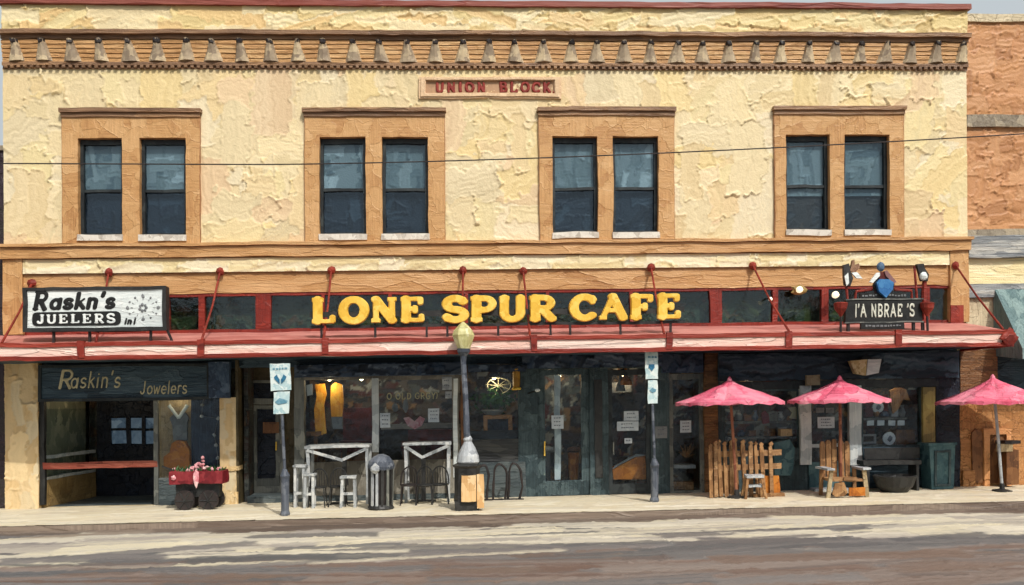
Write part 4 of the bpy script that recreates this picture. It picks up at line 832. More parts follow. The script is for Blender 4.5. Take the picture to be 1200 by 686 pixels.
def wire_chair(x, y, label, group, mat='char', h=.92, face=1):
    t = thing('bistro_chair', label, 'chair', (x, y, 0), group)
    MB().lathe(x, y, [(.19, .44), (.21, .46), (.19, .48)], 14).build('seat', mat, t, wob=.02)
    for sx in (-1, 1):
        for sy in (-1, 1): MB().tube([(x + sx * .19, y + sy * .19, 0), (x + sx * .15, y + sy * .15, .45)], .016, 6).build('leg', mat, t, wob=.03)
    bk = MB(); pts = [(x + .2 * math.cos(a), y + face * .19, .46 + .45 * h * max(0, math.sin(a)) ** .7) for a in [PI * i / 12 for i in range(13)]]; bk.tube(pts, .017, 6)
    for i in range(-2, 3): bk.tube([(x + i * .06, y + face * .19, .46), (x + i * .06, y + face * .19, .46 + .42 * h * math.sqrt(1 - (i * .06 / .2) ** 2))], .009, 5)
    bk.build('backrest', mat, t, wob=.03); return t
def at(u, v, Y): return P(u, v, Y)[0]
wire_chair(at(374, 570, -.9), -1.1, 'dark wire bistro chair in front of the left white table, nearer its left leg', 'wire bistro chairs')
wire_chair(at(397, 570, -.9), -1.05, 'dark wire bistro chair in front of the left white table, beside its pedestal', 'wire bistro chairs')
wire_chair(at(480, 570, -.9), -1.1, 'dark wire bistro chair just right of the litter bin', 'wire bistro chairs', 'knob')
wire_chair(at(498, 570, -.9), -1.15, 'dark wire bistro chair at the middle of the right white table', 'wire bistro chairs')
wire_chair(at(516, 570, -.9), -1.05, 'dark wire bistro chair at the right end of the right white table', 'wire bistro chairs')
def slat_stool(u, Y, w, h, label):
    x = at(u, 560, Y); t = thing('slatted_stool', label, 'stool', (x, Y, 0), 'white slatted stools')
    MB().box(x - w / 2, x + w / 2, Y - .15, Y + .15, h - .05, h).build('seat', 'white', t, wob=.04)
    for s in (-1, 1):
        for k in (-1, 1): MB().quadbox((x + s * (w / 2 - .03), Y + k * .13, 0), (x + s * (w / 2 - .05), Y + k * .1, h - .05), .06, .05).build('leg', 'white', t, wob=.05)
    MB().box(x - w / 2 + .05, x + w / 2 - .05, Y - .13, Y - .1, .3, .36).build('rail', 'white', t, wob=.03)
slat_stool(352, -1.0, .28, .98, 'tallest white slatted stool, standing against the post beside the side door')
slat_stool(363, -1.25, .26, .8, 'white slatted stool tucked beside the left table leg')
slat_stool(408, -1.3, .36, .72, 'low white stool with thick legs in front of the left white table')

# --- plant window 545-615, hidden behind the street lamp
MB().px(540, 548, 430, 580, .0, .2).build('window_post', 'brown', B)
MB().px(548, 616, 427, 436, -.06, .15).build('window_valance', 'navy', B)
MB().px(548, 616, 515, 542, .0, .15).build('stone_riser', paint('dark stone courses', [(26, 28, 30), (46, 48, 48), (70, 70, 66)], scale=4, stretch=(.6, 1, 2), ridge=1, strokes='h', dist=.03), B)
MB().px(548, 616, 542, 583, -.03, .15).build('stall_riser', 'step', B)
MB().px(548, 610, 436, 515, .06, .07).build('display_glass', 'glass', B)
MB().px(608, 630, 425, 582, -.02, .2).build('dark_post', 'teal', B)
pt = thing('potted_plant', 'leafy green plant in a grey bowl behind the window right of the street lamp', 'plant', (P(578, 486, .5)[0], .5, P(578, 486, .5)[1]))
lf = MB()
for i in range(170):
    u = random.gauss(578, 11); v = random.gauss(469, 6); Y = random.uniform(.35, .7); q = P(u, v, Y)
    a = random.uniform(0, 2 * PI); l = random.uniform(.05, .11); c = Vector((q[0], Y, q[1])); d = Vector((math.cos(a), random.uniform(-.5, .2), math.sin(a) * .8)).normalized() * l; s_ = d.cross(Vector((.2, 1, .1))).normalized() * l * .35
    lf.add([c - d, c + s_, c + d, c - s_], [(0, 1, 2, 3)])
lf.build('leaves', 'green', pt); q = P(578, 482, .5); MB().lathe(q[0], .5, [(.08, q[1] - .14), (.2, q[1] - .08), (.3, q[1] + .02), (.28, q[1] + .03)], 14).build('bowl', 'grey', pt)
wh = MB(); c = P(585, 452, .4)
for i in range(9):
    a = PI * 2 * i / 9 + .2; wh.tube([(c[0], .4, c[1]), (c[0] + .33 * math.cos(a), .4 + random.uniform(-.08, .08), c[1] + .22 * math.sin(a))], .009, 5)
wh.tube([(c[0] + .3 * math.cos(a), .4, c[1] + .2 * math.sin(a)) for a in [PI * (-.4) + 1.5 * PI * i / 14 for i in range(15)]], .014, 5)
single('twig_wheel', wh, 'cream', 'pale spoked twig wheel hung above the green plant', 'ornament', (c[0], .4, c[1]), wob=.05)
c = P(604, 440, .2); ln_ = thing('hanging_lantern', 'yellow glass lantern hanging under the canopy left of the double doors', 'lantern', (c[0], -.1, c[1] - .3))
MB().lathe(c[0], -.1, [(.06, c[1] - .32), (.09, c[1] - .26), (.085, c[1] + .12), (.1, c[1] + .15), (.04, c[1] + .22)], 10).build('lantern_body', paint('amber glass', [(130, 92, 26), (172, 128, 46)], scale=8, dist=.01), ln_)
MB().lathe(c[0], -.1, [(.1, c[1] - .36), (.12, c[1] - .33), (.1, c[1] - .3)], 10).build('lantern_rim', 'gold', ln_); MB().tube([(c[0], -.1, c[1] + .2), (c[0], -.1, zc0 + .1)], .012, 5).build('hook', 'char', ln_)
x0, x1, z0, z1 = R(567, 600, 487, 512, .4); pf_ = thing('picture_frame', 'rust orange wooden frame standing below the plant bowl', 'frame', ((x0 + x1) / 2, .4, z0))
MB().sheet(x0, x1, z0, z1, [(x0 + .1, x1 - .1, z0 + .05, z1 - .1)], .38, .44).build('frame', 'sandpanel', pf_); MB().box(x0 + .08, x1 - .08, .42, .44, z0 + .03, z1 - .08).build('picture', 'dark', pf_)
MB().px(552, 612, 505, 515, .35, .8).build('display_shelf', 'char', B)
# bike rack
rk = thing('bike_rack', 'black hooped bicycle rack in front of the dark stone window right of the street lamp', 'bike rack', (at(592, 585, -.6), -.6, 0))
rail = MB()
for a, b in ((560, 573), (580, 595), (598, 612)):
    xx0, xx1 = at(a, 560, -.6), at(b, 560, -.6); w = (xx1 - xx0) / 2; cx = (xx0 + xx1) / 2; hh = .85
    pts = [(xx0 - .05, -.6, 0), (xx0, -.6, .35)] + [(cx - w * math.cos(PI * i / 10), -.6, hh - .25 + .25 * math.sin(PI * i / 10)) for i in range(11)] + [(xx1, -.6, .35), (xx1 - .05, -.6, 0)]
    MB().tube(pts, .028, 7).build('hoop', 'knob', rk, wob=.1)
MB().box(at(558, 580, -.6), at(614, 580, -.6), -.64, -.56, 0, .04).build('base_rail', 'knob', rk)

# --- double door 628-690
def glass_door(u0, u1, v0, v1, fr_u, mat, Y=.06, rail=18, name='door'):
    x0, x1, z0, z1 = R(u0, u1, v0, v1, Y); z0 = max(z0, .01); wx = (x1 - x0) * fr_u; hz = rail / 48
    d = MB().sheet(x0, x1, z0, z1, [(x0 + wx, x1 - wx, z0 + hz, z1 - .14)], Y, Y + .08).build(name, mat, B)
    MB().box(x0 + wx - .01, x1 - wx + .01, Y + .035, Y + .045, z0 + hz - .01, z1 - .13).build('door_glass', 'glass', d)
    return d, (x0, x1, z0, z1)
MB().px(612, 780, 413, 432, -.05, .12).build('door_header', 'teal', B)
d1, bb_ = glass_door(629, 691, 433, 582, .16, 'teal')
MB().box(bb_[0] + .17, bb_[0] + .2, -.02, .05, 1.0, 1.35).build('handle', 'gold', d1)
MB().px(650, 657, 440, 562, .2, .3).build('inner_post', 'whitecol', B)
notice(646.5, 660.5, 487, 503, .05, 'pale notice fixed on the white post of the glazed café door')
q = P(622, 459, -.3); wl = thing('wall_lamp', 'small white bulb on a short arm left of the glazed café door', 'lamp', (q[0], -.1, q[1]))
MB().blob((q[0] + .15, -.3, q[1] + .03), (.07, .06, .05), 1, .1).build('bulb', 'signwhite', wl); MB().tube([(q[0] - .05, -.02, q[1] - .05), (q[0] + .12, -.28, q[1] + .01)], .018, 5).build('arm', 'char', wl)
for u in (640, 672):
    q = P(u, 527, .8); t = thing('cafe_stool', 'stool with ' + ('a pale round cushion' if u == 640 else 'a brown drum base') + ' inside the glazed café door', 'stool', (q[0], .8, 0), 'stools inside the café door')
    hh = q[1]; MB().lathe(q[0], .8, [(.05, hh - .06), (.17, hh - .03), (.16, hh + .04), (.06, hh + .07)], 12).build('seat', 'white' if u == 640 else 'brown', t)
    MB().lathe(q[0], .8, [(.14, 0), (.1, .05), (.09 if u == 640 else .15, hh - .07)], 10).build('base', 'grey' if u == 640 else 'rust', t)
MB().px(691, 713, 425, 582, .0, .15).build('dark_post', 'teal', B)
MB().px(697, 706, 445, 560, -.03, .01).build('door_jamb', 'char', B)
# --- second door 712-762 with papers, crate behind
d2, bb_ = glass_door(712, 763, 433, 580, .11, 'winframe', rail=12)
MB().box(bb_[0] + .13, bb_[0] + .16, -.02, .05, 1.0, 1.3).build('handle', 'steel', d2)
notice(731, 748, 482, 493, .03, 'upper wide paper notice on the narrow dark door left of the second parking sign', lines=2)
notice(723, 748, 494, 505, .02, 'lower and longer paper notice on the narrow dark door', lines=2)
notice(732, 741, 514, 520, .03, 'smallest paper sticker below the long notice on the narrow dark door', lines=1)
ct = thing('wooden_crate', 'brown slatted crate leaning tilted behind the narrow dark door', 'crate', (P(738, 558, .5)[0], .5, P(738, 562, .5)[1]))
MB().prism([P(a, b, .4) for a, b in ((718, 562), (717, 550), (744, 536), (760, 534), (760, 561))], .3, .8).build('crate_side', 'rust', ct); MB().prism([P(a, b, .28) for a, b in ((717, 550), (744, 536), (758, 533), (746, 532), (722, 545))], .27, .3).build('crate_lid', 'grey', ct)
for a, b, r_, mt, lb in ((733, 455, .17, 'rust', 'amber glass shade hanging inside the narrow dark door'), (727, 462, .12, 'grey', 'grey shade hanging left of the amber one')):
    q = P(a, b - 8, .6); single('pendant_shade', MB().lathe(q[0], .6, [(r_, q[1] - .1), (r_ * .9, q[1]), (.05, q[1] + .15), (.012, q[1] + .5)], 12), mt, lb, 'lamp shade', (q[0], .6, q[1]), 'pendant shades inside the narrow door')
inside_box('wall_board', 715, 740, 448, 460, 1.0, .04, 'grey', 'grey menu board on the wall inside the narrow dark door', 'board')
MB().px(763, 785, 425, 580, .0, .12).build('shop_wall', 'teal', B)
notice(768, 782, 500, 514, -.01, 'grey green card between the parking sign pole and the narrow window', 'grey', 2)
# --- narrow window 785-825
d3, bb_ = glass_door(783, 826, 438, 578, .14, 'steel', rail=3, name='narrow_window')
MB().px(776, 824, 415, 437, -.14, .1).build('window_valance', 'navyc', B)
notice(797, 810, 493, 507, .02, 'blue white notice on the narrow window left of the brown brick pier')
dc = MB(); c = P(804, 530, .35)
for i in range(26):
    a = random.uniform(.2, PI - .2); l = random.uniform(.15, .4); b_ = Vector((c[0], .35, c[1] - .12)); e = b_ + Vector((math.cos(a) * l * .8, random.uniform(-.08, .08), math.sin(a) * l)); dc.tube([b_, e], [.02, .006], 4)
single('dried_flowers', dc, 'wood', 'brown dried flowers in the narrow window above the pale shelf', 'dried flowers', (c[0], .35, c[1] - .12))
inside_box('pale_shelf', 790, 815, 545, 549, .25, .3, 'ltgrey', 'pale shelf board low in the narrow window', 'shelf'); inside_box('pine_box', 788, 813, 565, 574, .25, .3, 'wood', 'low pine box on the floor of the narrow window', 'box')
MB().px(826, 842, 414, 577, -.04, .4).build('brick_pier', 'brickbrown', B)

# --- right shop 842-1120
MB().px(842, 1124, 413, 445, -.1, .1).build('shop_header', 'navy', B)
x0, x1, z0, z1 = R(842, 1124, 415, 445, -.12); relief('header_face', B, x0, x1, z0, z1, -.12, [], seed=61, count=90, L=(.6, 2.6), Wd=(.08, .3), cols=[(26, 40, 52), (40, 58, 72), (54, 74, 88), (20, 28, 36), (70, 90, 102)], angles=(0, 0, .05, -.05), amp=.02, rim=.03, bristle=.006, blend=.5)
for ua, ub, va, vb, sd in ((345, 540, 427, 440, 62), (548, 616, 428, 436, 63), (776, 824, 416, 436, 64), (612, 776, 415, 431, 65)):
    x0, x1, z0, z1 = R(ua, ub, va, vb, -.16); relief('valance_face', B, x0, x1, z0, z1, -.16, [], seed=sd, count=int((x1 - x0) * 16), L=(.2, .9), Wd=(.06, .22), cols=[(28, 40, 58), (48, 64, 86), (90, 104, 122), (20, 28, 38)], angles=(0, .3, -.3, 1.2), amp=.03, rim=.035, bristle=.005, blend=.5)
MB().px(842, 1100, 446, 455, -.03, .12).build('shop_header_band', 'winframe', B)
rw = MB(); hs = [R(850, 936, 459, 526), R(952, 996, 457, 541), R(1012, 1080, 455, 522)]
xa_, xb_, _, _ = R(842, 1100, 455, 577); rw.sheet(xa_, xb_, 0, Z(455), hs, .02, .14); rw = rw.build('shopfront', 'teal', B)
for h in hs: MB().box(h[0] - .01, h[1] + .01, .07, .08, h[2] - .01, h[3] + .01, .6).build('pane', 'glass', rw)
for a, b, c in ((938, 951, 545), (996, 1010, 545)): MB().px(a, b, 452, c, -.08, .06).build('white_column', 'whitecol', B)
MB().px(948, 998, 541, 577, -.02, .03).build('shop_door_panel', 'tealb', B)
MB().px(948, 1000, 520, 524, -.02, .03).build('door_rail', 'whitecol', B)
MB().px(1082, 1096, 454, 524, -.07, .06).build('yellow_column', paint('mustard column', [(112, 100, 62), (150, 130, 76), (176, 156, 96)], scale=4, strokes='v', dist=.014), B)
MB().px(1097, 1125, 440, 575, -.03, .2).build('dark_post', 'dark', B)
MB().px(1012, 1082, 524, 570, -.03, .01).build('riser_panel', 'navy', B)
MB().px(945, 961, 440, 452, -.2, -.12).build('fascia_card', 'beige', B)
MB().px(955, 1000, 573, 581, -.4, .0).build('door_step', 'ltgrey', B)
# goods on shelves in the right shop
def shelf(u0, u1, v, Y, label):
    x0, x1, _, z = R(u0, u1, v, v + 2, Y); t = thing('display_shelf', label, 'shelf', ((x0 + x1) / 2, Y + .15, z - .05), 'display shelves in the right shop')
    MB().box(x0, x1, Y, Y + .35, z - .05, z).build('board', 'steel', t)
    MB().box(x0, x0 + .04, Y + .3, Y + .35, z - .3, z - .05).build('bracket', 'steel', t); MB().box(x1 - .04, x1, Y + .3, Y + .35, z - .3, z - .05).build('bracket', 'steel', t)
    return z
shelf(852, 935, 494, .4, 'grey upper shelf behind the left window of the right shop'); shelf(852, 935, 512, .4, 'grey lower shelf behind the left window of the right shop'); shelf(1012, 1062, 490, .3, 'pale upper shelf right of the second white column'); shelf(1012, 1078, 521, .3, 'lower shelf right of the second white column')
kinds = ['box', 'jar', 'vase']
random.seed(11)
def goods(u0, u1, v, Y, where, step=9):
    u = u0; k = 0
    mats = ['grey', 'maroon', 'brown', 'beige', 'steel', 'navyc', 'ltgrey', 'wood']; cn_ = {'grey': 'grey', 'maroon': 'maroon', 'brown': 'brown', 'beige': 'beige', 'steel': 'dark grey', 'navyc': 'navy', 'ltgrey': 'pale grey', 'wood': 'tan'}
    order = mats[:]; random.shuffle(order)
    while u < u1:
        mt = order[k % len(order)]; kd = kinds[(k * 2 + int(v)) % 3]; w = random.uniform(.08, .13); h = random.uniform(.14, .3); x, z = P(u, v, Y + .1)
        y = Y + .16; z += .01
        lbl = f'{cn_[mt]} {kd} on {where}'
        if kd == 'box': mb = MB().box(x - w, x + w, y - .08, y + .08, z, z + h * .8)
        elif kd == 'jar': mb = MB().lathe(x, y, [(w * .6, z), (w * .8, z + .02), (w * .8, z + h * .6), (w * .5, z + h * .75), (w * .55, z + h * .9)], 10)
        else: mb = MB().lathe(x, y, [(w * .5, z), (w * .9, z + h * .35), (w * .35, z + h * .8), (w * .55, z + h)], 10)
        single('display_' + kd, mb, mt, lbl, kd, (x, y, z), 'goods on the shelves of the right shop'); u += step; k += 1
goods(856, 932, 494, .4, 'the upper shelf behind the left window of the right shop', 10)
goods(857, 932, 512, .4, 'the lower shelf behind the left window of the right shop', 12)
goods(1018, 1060, 489, .3, 'the upper shelf right of the second white column', 10)
hanging('straw_hat', [(924, 478), (932, 477), (936, 484), (933, 492), (926, 490), (929, 484)], .25, .06, 'cream', 'pale curled straw hat hung at the right of the left shop window', 'hat')
hanging('red_bottle', [(893, 485), (897, 482), (901, 486), (902, 496), (894, 497)], .3, .1, 'cartred', 'bright red bottle standing out on the upper shelf under the first umbrella', 'bottle')
hanging('tan_blouse', [(1043, 458), (1052, 454), (1062, 457), (1066, 470), (1058, 468), (1052, 480), (1046, 485), (1043, 470)], .3, .06, 'wood', 'tan blouse hung at the top of the right shop window', 'blouse')
inside_box('red_poster', 1014, 1040, 464, 488, .5, .03, 'maroon', 'maroon poster on the wall right of the second white column', 'poster')
def plate(u, v, r, Y, label):
    x, z = P(u, v, Y); t = thing('painted_plate', label, 'plate', (x, Y, z - r))
    m = MB().lathe(0, 0, [(r, 0), (r * .95, .03), (r * .5, .04)], 14); m.v = [Vector((x + p.x, Y - p.z, z + p.y)) for p in m.v]; m.f = [f[::-1] for f in m.f]; m.build('dish', 'paper', t)
    MB().blob((x, Y - .05, z), (r * .4, .02, r * .4), 2, .4, 1).build('painted_centre', 'ink', t)
plate(1028, 478, .15, .42, 'white plate with dark centre on the maroon poster wall'); plate(1042, 514, .17, .2, 'round white plate with dark centre standing on the lower shelf of the right shop')
for u in (1020, 1032, 1045, 1056):
    x, z = P(u, 497, .1); single('price_card', MB().px(u - 4, u + 4, 493, 499, .1, .12), 'paper', ['leftmost', 'second', 'third', 'rightmost'][(1020, 1032, 1045, 1056).index(u)] + ' of the four white price cards below the upper shelf', 'card', (x, .1, z), 'white price cards', wob=.02)
x0, x1, z0, z1 = R(1010, 1027, 509, 520, .2); single('grey_tray_frame', MB().sheet(x0, x1, z0, z1, [(x0 + .05, x1 - .05, z0 + .05, z1 - .05)], .2, .24), 'grey', 'empty grey frame standing low left in the right shop window', 'frame', ((x0 + x1) / 2, .2, z0))
inside_box('wicker_basket', 1050, 1072, 504, 521, .35, .25, 'brown', 'brown wicker basket beside the round white plate', 'basket')
notice(958, 978, 489, 502, .05, 'large grey white notice on the door between the white columns', lines=3)
notice(956, 966, 478, 484, .05, 'left one of the two small cards above the large door notice', 'grey', 1); notice(968, 977, 478, 484, .05, 'right one of the two small cards above the large door notice', 'grey', 1)
cp_ = MB(); ps = [P(a, b, -.35) for a, b in ((907, 519), (925, 515), (931, 525), (930, 548), (927, 557), (908, 557))]
single('teal_cabinet', MB().prism(ps, -.35, -.06), 'tealb', 'teal painted cabinet standing behind the right end of the picket fence', 'cabinet', (P(918, 560)[0], -.2, 0), wob=.03)
x, z = P(922, 507, .1); single('tan_parcel', MB().px(915, 928, 503, 511, -.3, -.1), 'beige', 'small tan parcel lying on top of the teal cabinet', 'parcel', (x, -.2, z))
# dark planter trough & bench right
bt = thing('dark_bench', 'dark curved bench against the wall left of the green bin', 'bench', (at(1045, 570, -.5), -.5, 0))
MB().px(1012, 1080, 540, 545, -.7, -.3).build('seat', 'char', bt); MB().px(1014, 1078, 525, 538, -.3, -.24).build('backrest', 'char', bt)
for u in (1016, 1074): MB().box(at(u, 560, -.7), at(u, 560, -.7) + .06, -.7, -.3, 0, Z(545, 1040, -.7)).build('leg', 'char', bt)
q = P(1047, 560, -.8); tr = single('dark_planter', MB().lathe(q[0], -.85, [(.3, 0.02), (.42, .15), (.5, .4), (.46, .42), (.4, .3)], 18), 'char', 'round dark planter bowl in front of the dark bench', 'planter', (q[0], -.85, 0))
gb = thing('litter_bin', 'square dark green bin with panelled front beside the brown brick wall', 'bin', (at(1103, 570, -.4), -.4, 0)); x0, x1, z0, z1 = R(1089, 1119, 522, 566, -.6)
MB().prism([(x0 + .05, .02), (x1 - .04, .02), (x1, z1), (x0, z1)], -.6, -.15).build('bin_body', 'tealb', gb); MB().box(x0 - .04, x1 + .03, -.64, -.12, z1, z1 + .06).build('rim', 'tealb', gb)
MB().sheet(x0 + .12, x1 - .12, .1, z1 - .12, [(x0 + .17, x1 - .17, .15, z1 - .17)], -.63, -.6).build('front_panel', 'teal', gb)
# flood light
q = P(1014, 430, -.3); fl = thing('flood_light', 'cream twin-faced flood light mounted under the canopy over the shop door', 'lamp', (q[0], -.2, q[1]))
MB().prism([P(a, b, -.45) for a, b in ((996, 423), (1016, 421), (1015, 440), (1002, 438))], -.45, -.3).build('lamp_face', paint('warm cream lens', [(150, 124, 70), (196, 174, 120), (220, 206, 160)], scale=8, dist=.01), fl)
MB().prism([P(a, b, -.45) for a, b in ((1017, 421), (1033, 421), (1030, 437), (1016, 440))], -.44, -.3).build('housing', 'signwhite', fl); MB().px(1010, 1020, 418, 425, -.3, -.1).build('bracket', 'char', fl)

# warm fill lamps added to give the shop interiors a golden glow
for ua, yy, zz, en in ((385, .2, 2.98, 11), (418, 1.1, 3.0, 16), (486, 1.1, 3.0, 14), (580, .3, 2.95, 9), (660, .9, 3.0, 14), (738, .8, 2.98, 12), (880, .3, 2.85, 9), (1050, .2, 2.85, 8), (205, .27, 2.75, 4), (92, 1.3, 2.9, 9)):
    xx = P(ua, 500)[0]; t = thing('fill_lamp', {385: 'added warm fill lamp right over the golden dresses in the café window', 418: 'added warm fill lamp over the maroon booth behind the left café pane', 92: 'ceiling lamp inside the open recess of the jeweller\'s, over the red ledge', 486: 'added warm fill lamp over the heart ornament in the café', 580: 'added fill lamp above the green potted plant', 660: 'added fill lamp just inside the glazed café door with the white post', 738: 'added fill lamp above the tilted crate', 880: 'added fill lamp behind the leftmost umbrella in the right shop', 1050: 'added fill lamp over the tan blouse in the right shop', 205: 'dim ceiling lamp over the grey vest in the jeweller\'s'}[ua], 'lamp', (xx, yy, zz), 'added warm fill lamps inside the shops')
    MB().lathe(xx, yy, [(.16, zz), (.1, zz + .12), (.03, zz + .16), (.02, zh + .2)], 12).build('shade', 'char', t, wob=0); MB().blob((xx, yy, zz), (.06, .06, .06), 1, 0).build('bulb', 'bulb', t, wob=0)
    pl_ = bpy.data.lights.new('fill_light', 'POINT'); pl_.energy = en; pl_.color = (1, .78, .5); pl_.shadow_soft_size = .08; po = bpy.data.objects.new('fill_light', pl_); C.objects.link(po); po.location = (xx, yy - .02, zz - .12 + K * xx)
# ------------------------------------------------------------------ neighbours
NB = thing('brick_building', 'orange brick building with grey stone bands at the right edge, beyond the cream block', 'building', (XR + 3, .2, 0))
nx0, nx1 = XR + .02, XR + 9
def NZ(v): return P(1165, v, .1)[1]
MB().box(nx0, nx1, .12, 10, NZ(270), NZ(27), .5).build('wall', 'orangebrick', NB, wob=0)
relief('wall_face', NB, nx0, nx0 + 4, NZ(271), NZ(26), .1, [], seed=41, count=420, L=(.3, 1.1), Wd=(.12, .4), cols=[(194, 142, 96), (184, 132, 88), (202, 152, 108), (172, 120, 78), (198, 144, 100)], angles=(0, PI / 2, 0, .1), amp=.024, rim=.032, bristle=.005, blend=.4)
MB().box(nx0, nx1, .02, .5, NZ(26.8), NZ(18), .4).build('coping', 'greycream', NB)
MB().box(nx0, nx1, .0, .3, NZ(150), NZ(136), .4).build('stone_band', 'greystone', NB)
MB().box(nx0, nx1, .04, .3, NZ(277), NZ(269), .4).build('stone_band', 'greystone', NB)
MB().box(nx0, nx1, -.06, .3, NZ(303), NZ(277.2), .3).build('cornice', 'bluegrey', NB)
MB().box(nx0, nx1, .08, 10, NZ(333), NZ(303.2), .4).build('frieze', 'frieze', NB)
MB().box(nx0, nx1, .0, .3, NZ(349), NZ(333.2), .4).build('lower_cornice', 'bluegrey', NB)
MB().box(nx0, nx1, .1, 10, NZ(410), NZ(349.2), .4).build('sign_wall', 'greycream', NB)
MB().box(P(1125, 450)[0], P(1168, 450)[0], -.02, 10, NZ(465), NZ(410.2), .3).build('brick_pier', 'brickbrown', NB)
MB().box(P(1168, 450)[0] + .005, nx1, .3, 10, NZ(465), NZ(410.2), .3).build('shop_recess', 'navy', NB)
MB().box(P(1125, 450)[0], nx1, 0, 10, -.1, NZ(465.2), .3).build('shopfront', 'sandpanel', NB)
MB().box(P(1126, 450)[0], P(1140, 450)[0], -.08, 0, 0, NZ(550), .3).build('pier_foot', 'sandpanel', NB)
def archpts(u0, u1, v0, v1, Y):
    x0, x1, z0, z1 = R(u0, u1, v0, v1, Y); w = (x1 - x0) / 2; cx = (x0 + x1) / 2
    return [(x0, z0)] + [(cx - w * math.cos(PI * i / 8), z1 - w + w * math.sin(PI * i / 8)) for i in range(9)] + [(x1, z0)]
MB().prism(archpts(1139, 1151, 503, 566, -.03), -.05, -.005).build('arched_panel', 'brown', NB)
dn = MB(); x0, x1, z0, z1 = R(1152, 1184, 502, 566, -.04); dn.sheet(x0, x1, 0.0, z1, [(x0 + .15, x1 - .12, 0, z1 - .16)], -.09, -.002); dn = dn.build('door_frame', 'orangebrick', NB)
MB().prism(archpts(1159, 1179, 511, 566, -.03), -.04, -.004).build('door', 'brown', dn)
aw = MB(); ax0 = P(1172, 380, -.2)[0]; za1, za0 = NZ(335), NZ(432)
aw.add([(ax0, .08, za1), (nx1, .08, za1), (nx1, -1.1, za0 + .45), (ax0, -1.1, za0 + .45), (ax0, .08, za0 + .3), (nx1, .08, za0 + .3), (nx1, -1.1, za0 + .2), (ax0, -1.1, za0 + .2)], [(0, 3, 2, 1), (0, 4, 7, 3), (3, 7, 6, 2), (1, 2, 6, 5), (4, 5, 6, 7)])
aw.build('awning', 'awn', NB)
LB = thing('dark_building', 'narrow sliver of dark plum building at the left edge', 'building', (XL - 3, .5, 0))
MB().box(XL - 8, XL - .02, .25, 9, -.1, P(2, 178, .3)[1], .6).build('wall', 'purple', LB); MB().box(XL - 8, XL - .02, .2, 9, P(2, 178, .3)[1] + .003, P(2, 172, .3)[1], .6).build('coping', 'greystone', LB)
LT = thing('newspaper_box', 'brown and white newspaper box behind the third umbrella pole at the right edge', 'newspaper box', (at(1186, 566, -.4), -.4, 0))
MB().px(1180, 1194, 528, 568, -.5, -.15).build('box_body', 'brown', LT); MB().px(1173, 1187, 521, 530, -.52, -.3).build('display_card', 'beige', LT); MB().px(1178, 1196, 517, 521, -.54, -.12).build('hood', 'knob', LT)

# ------------------------------------------------------------------ signs on the canopy roof
def roofz(y): return zc1 + (zr - zc1) * (y - YC) / (0 - YC)
YS = -1.75
x0, x1, z0, z1 = R(28, 195, 337, 388, YS)
sg = thing('shop_sign', 'white rectangular sign in a black frame reading Raskn\'s Juelers on the canopy roof', 'sign', ((x0 + x1) / 2, YS, roofz(YS)))
MB().sheet(x0, x1, z0, z1, [], YS, YS + .22).build('sign_box', 'char', sg)
MB().sheet(x0 + .08, x1 - .08, z0 + .08, z1 - .06, [], YS - .015, YS - .002).build('sign_face', 'signwhite', sg)
fr = MB().sheet(x0 - .01, x1 + .01, z0 - .01, z1 + .01, [(x0 + .075, x1 - .075, z0 + .075, z1 - .055)], YS - .05, YS - .0025); fr.build('sign_frame', 'char', sg)
tx = MB(); a0, a1, b0, b1 = R(40, 60, 342.5, 362, YS); glyph(tx, 'R', a0 - .04, b0 + .0, b1 - b0, YS - .016, wt=.135, thin=.065, slab=True, shear=.2, sx=1.02, depth=.02, n=24)
a0, a1, b0, b1 = R(58, 137, 344, 361, YS); text(tx, "askn's", a0, a1 - .05, b0, b1 - b0, YS - .016, wt=.125, thin=.065, shear=.22, depth=.02, n=24); tx.build('lettering', 'black', sg, wob=.02)
a0, a1, b0, b1 = R(38, 142, 365.5, 381.5, YS); rr = (b1 - b0) / 3
bn = MB(); rp_ = []
for cx, cz, s0 in ((a1 - rr, b1 - rr, 0), (a0 + rr, b1 - rr, 90), (a0 + rr, b0 + rr, 180), (a1 - rr, b0 + rr, 270)):
    rp_ += [(cx + rr * math.cos(math.radians(s0 + i * 30)), cz + rr * math.sin(math.radians(s0 + i * 30))) for i in range(4)]
bn.prism(rp_, YS - .03, YS - .016); bn.build('name_band', 'black', sg, wob=.02)
tx = MB(); a0, a1, b0, b1 = R(44, 136, 369, 378.5, YS); text(tx, 'JUELERS', a0, a1, b0, b1 - b0, YS - .031, gap=.14, wt=.12, thin=.07, slab=True, depth=.015, n=20); tx.build('band_lettering', 'signwhite', sg, wob=.015)
tx = MB(); a0, a1, b0, b1 = R(146, 160, 375, 383, YS); text(tx, 'in', a0, a0 + .16, b0 + .06, .13, YS - .016, wt=.14, thin=.12, shear=.2, depth=.015, n=14); glyph(tx, 'l', a0 + .2, b0 + .06, .1, YS - .016, wt=.2, thin=.2, shear=.2, depth=.015, n=14); tx.build('small_lettering', 'black', sg, wob=.01)
c = P(168, 361, YS); em = MB()
for i in range(12):
    a = 2 * PI * i / 12; r_ = .3; em.blob((c[0] + r_ * 1.1 * math.cos(a), YS - .02, c[1] + r_ * .85 * math.sin(a)), ((.045 if i % 3 == 0 else .025), .012, (.045 if i % 3 == 0 else .025)), i, .3, 1)
    em.tube([(c[0] + .22 * math.cos(a), YS - .018, c[1] + .17 * math.sin(a)), (c[0] + .27 * math.cos(a), YS - .018, c[1] + .21 * math.sin(a))], .007, 4)
for i in range(7):
    a = 2 * PI * i / 7; em.blob((c[0] + .07 * math.cos(a), YS - .02, c[1] + .07 * math.sin(a)), (.035, .012, .035), i, .3, 1)
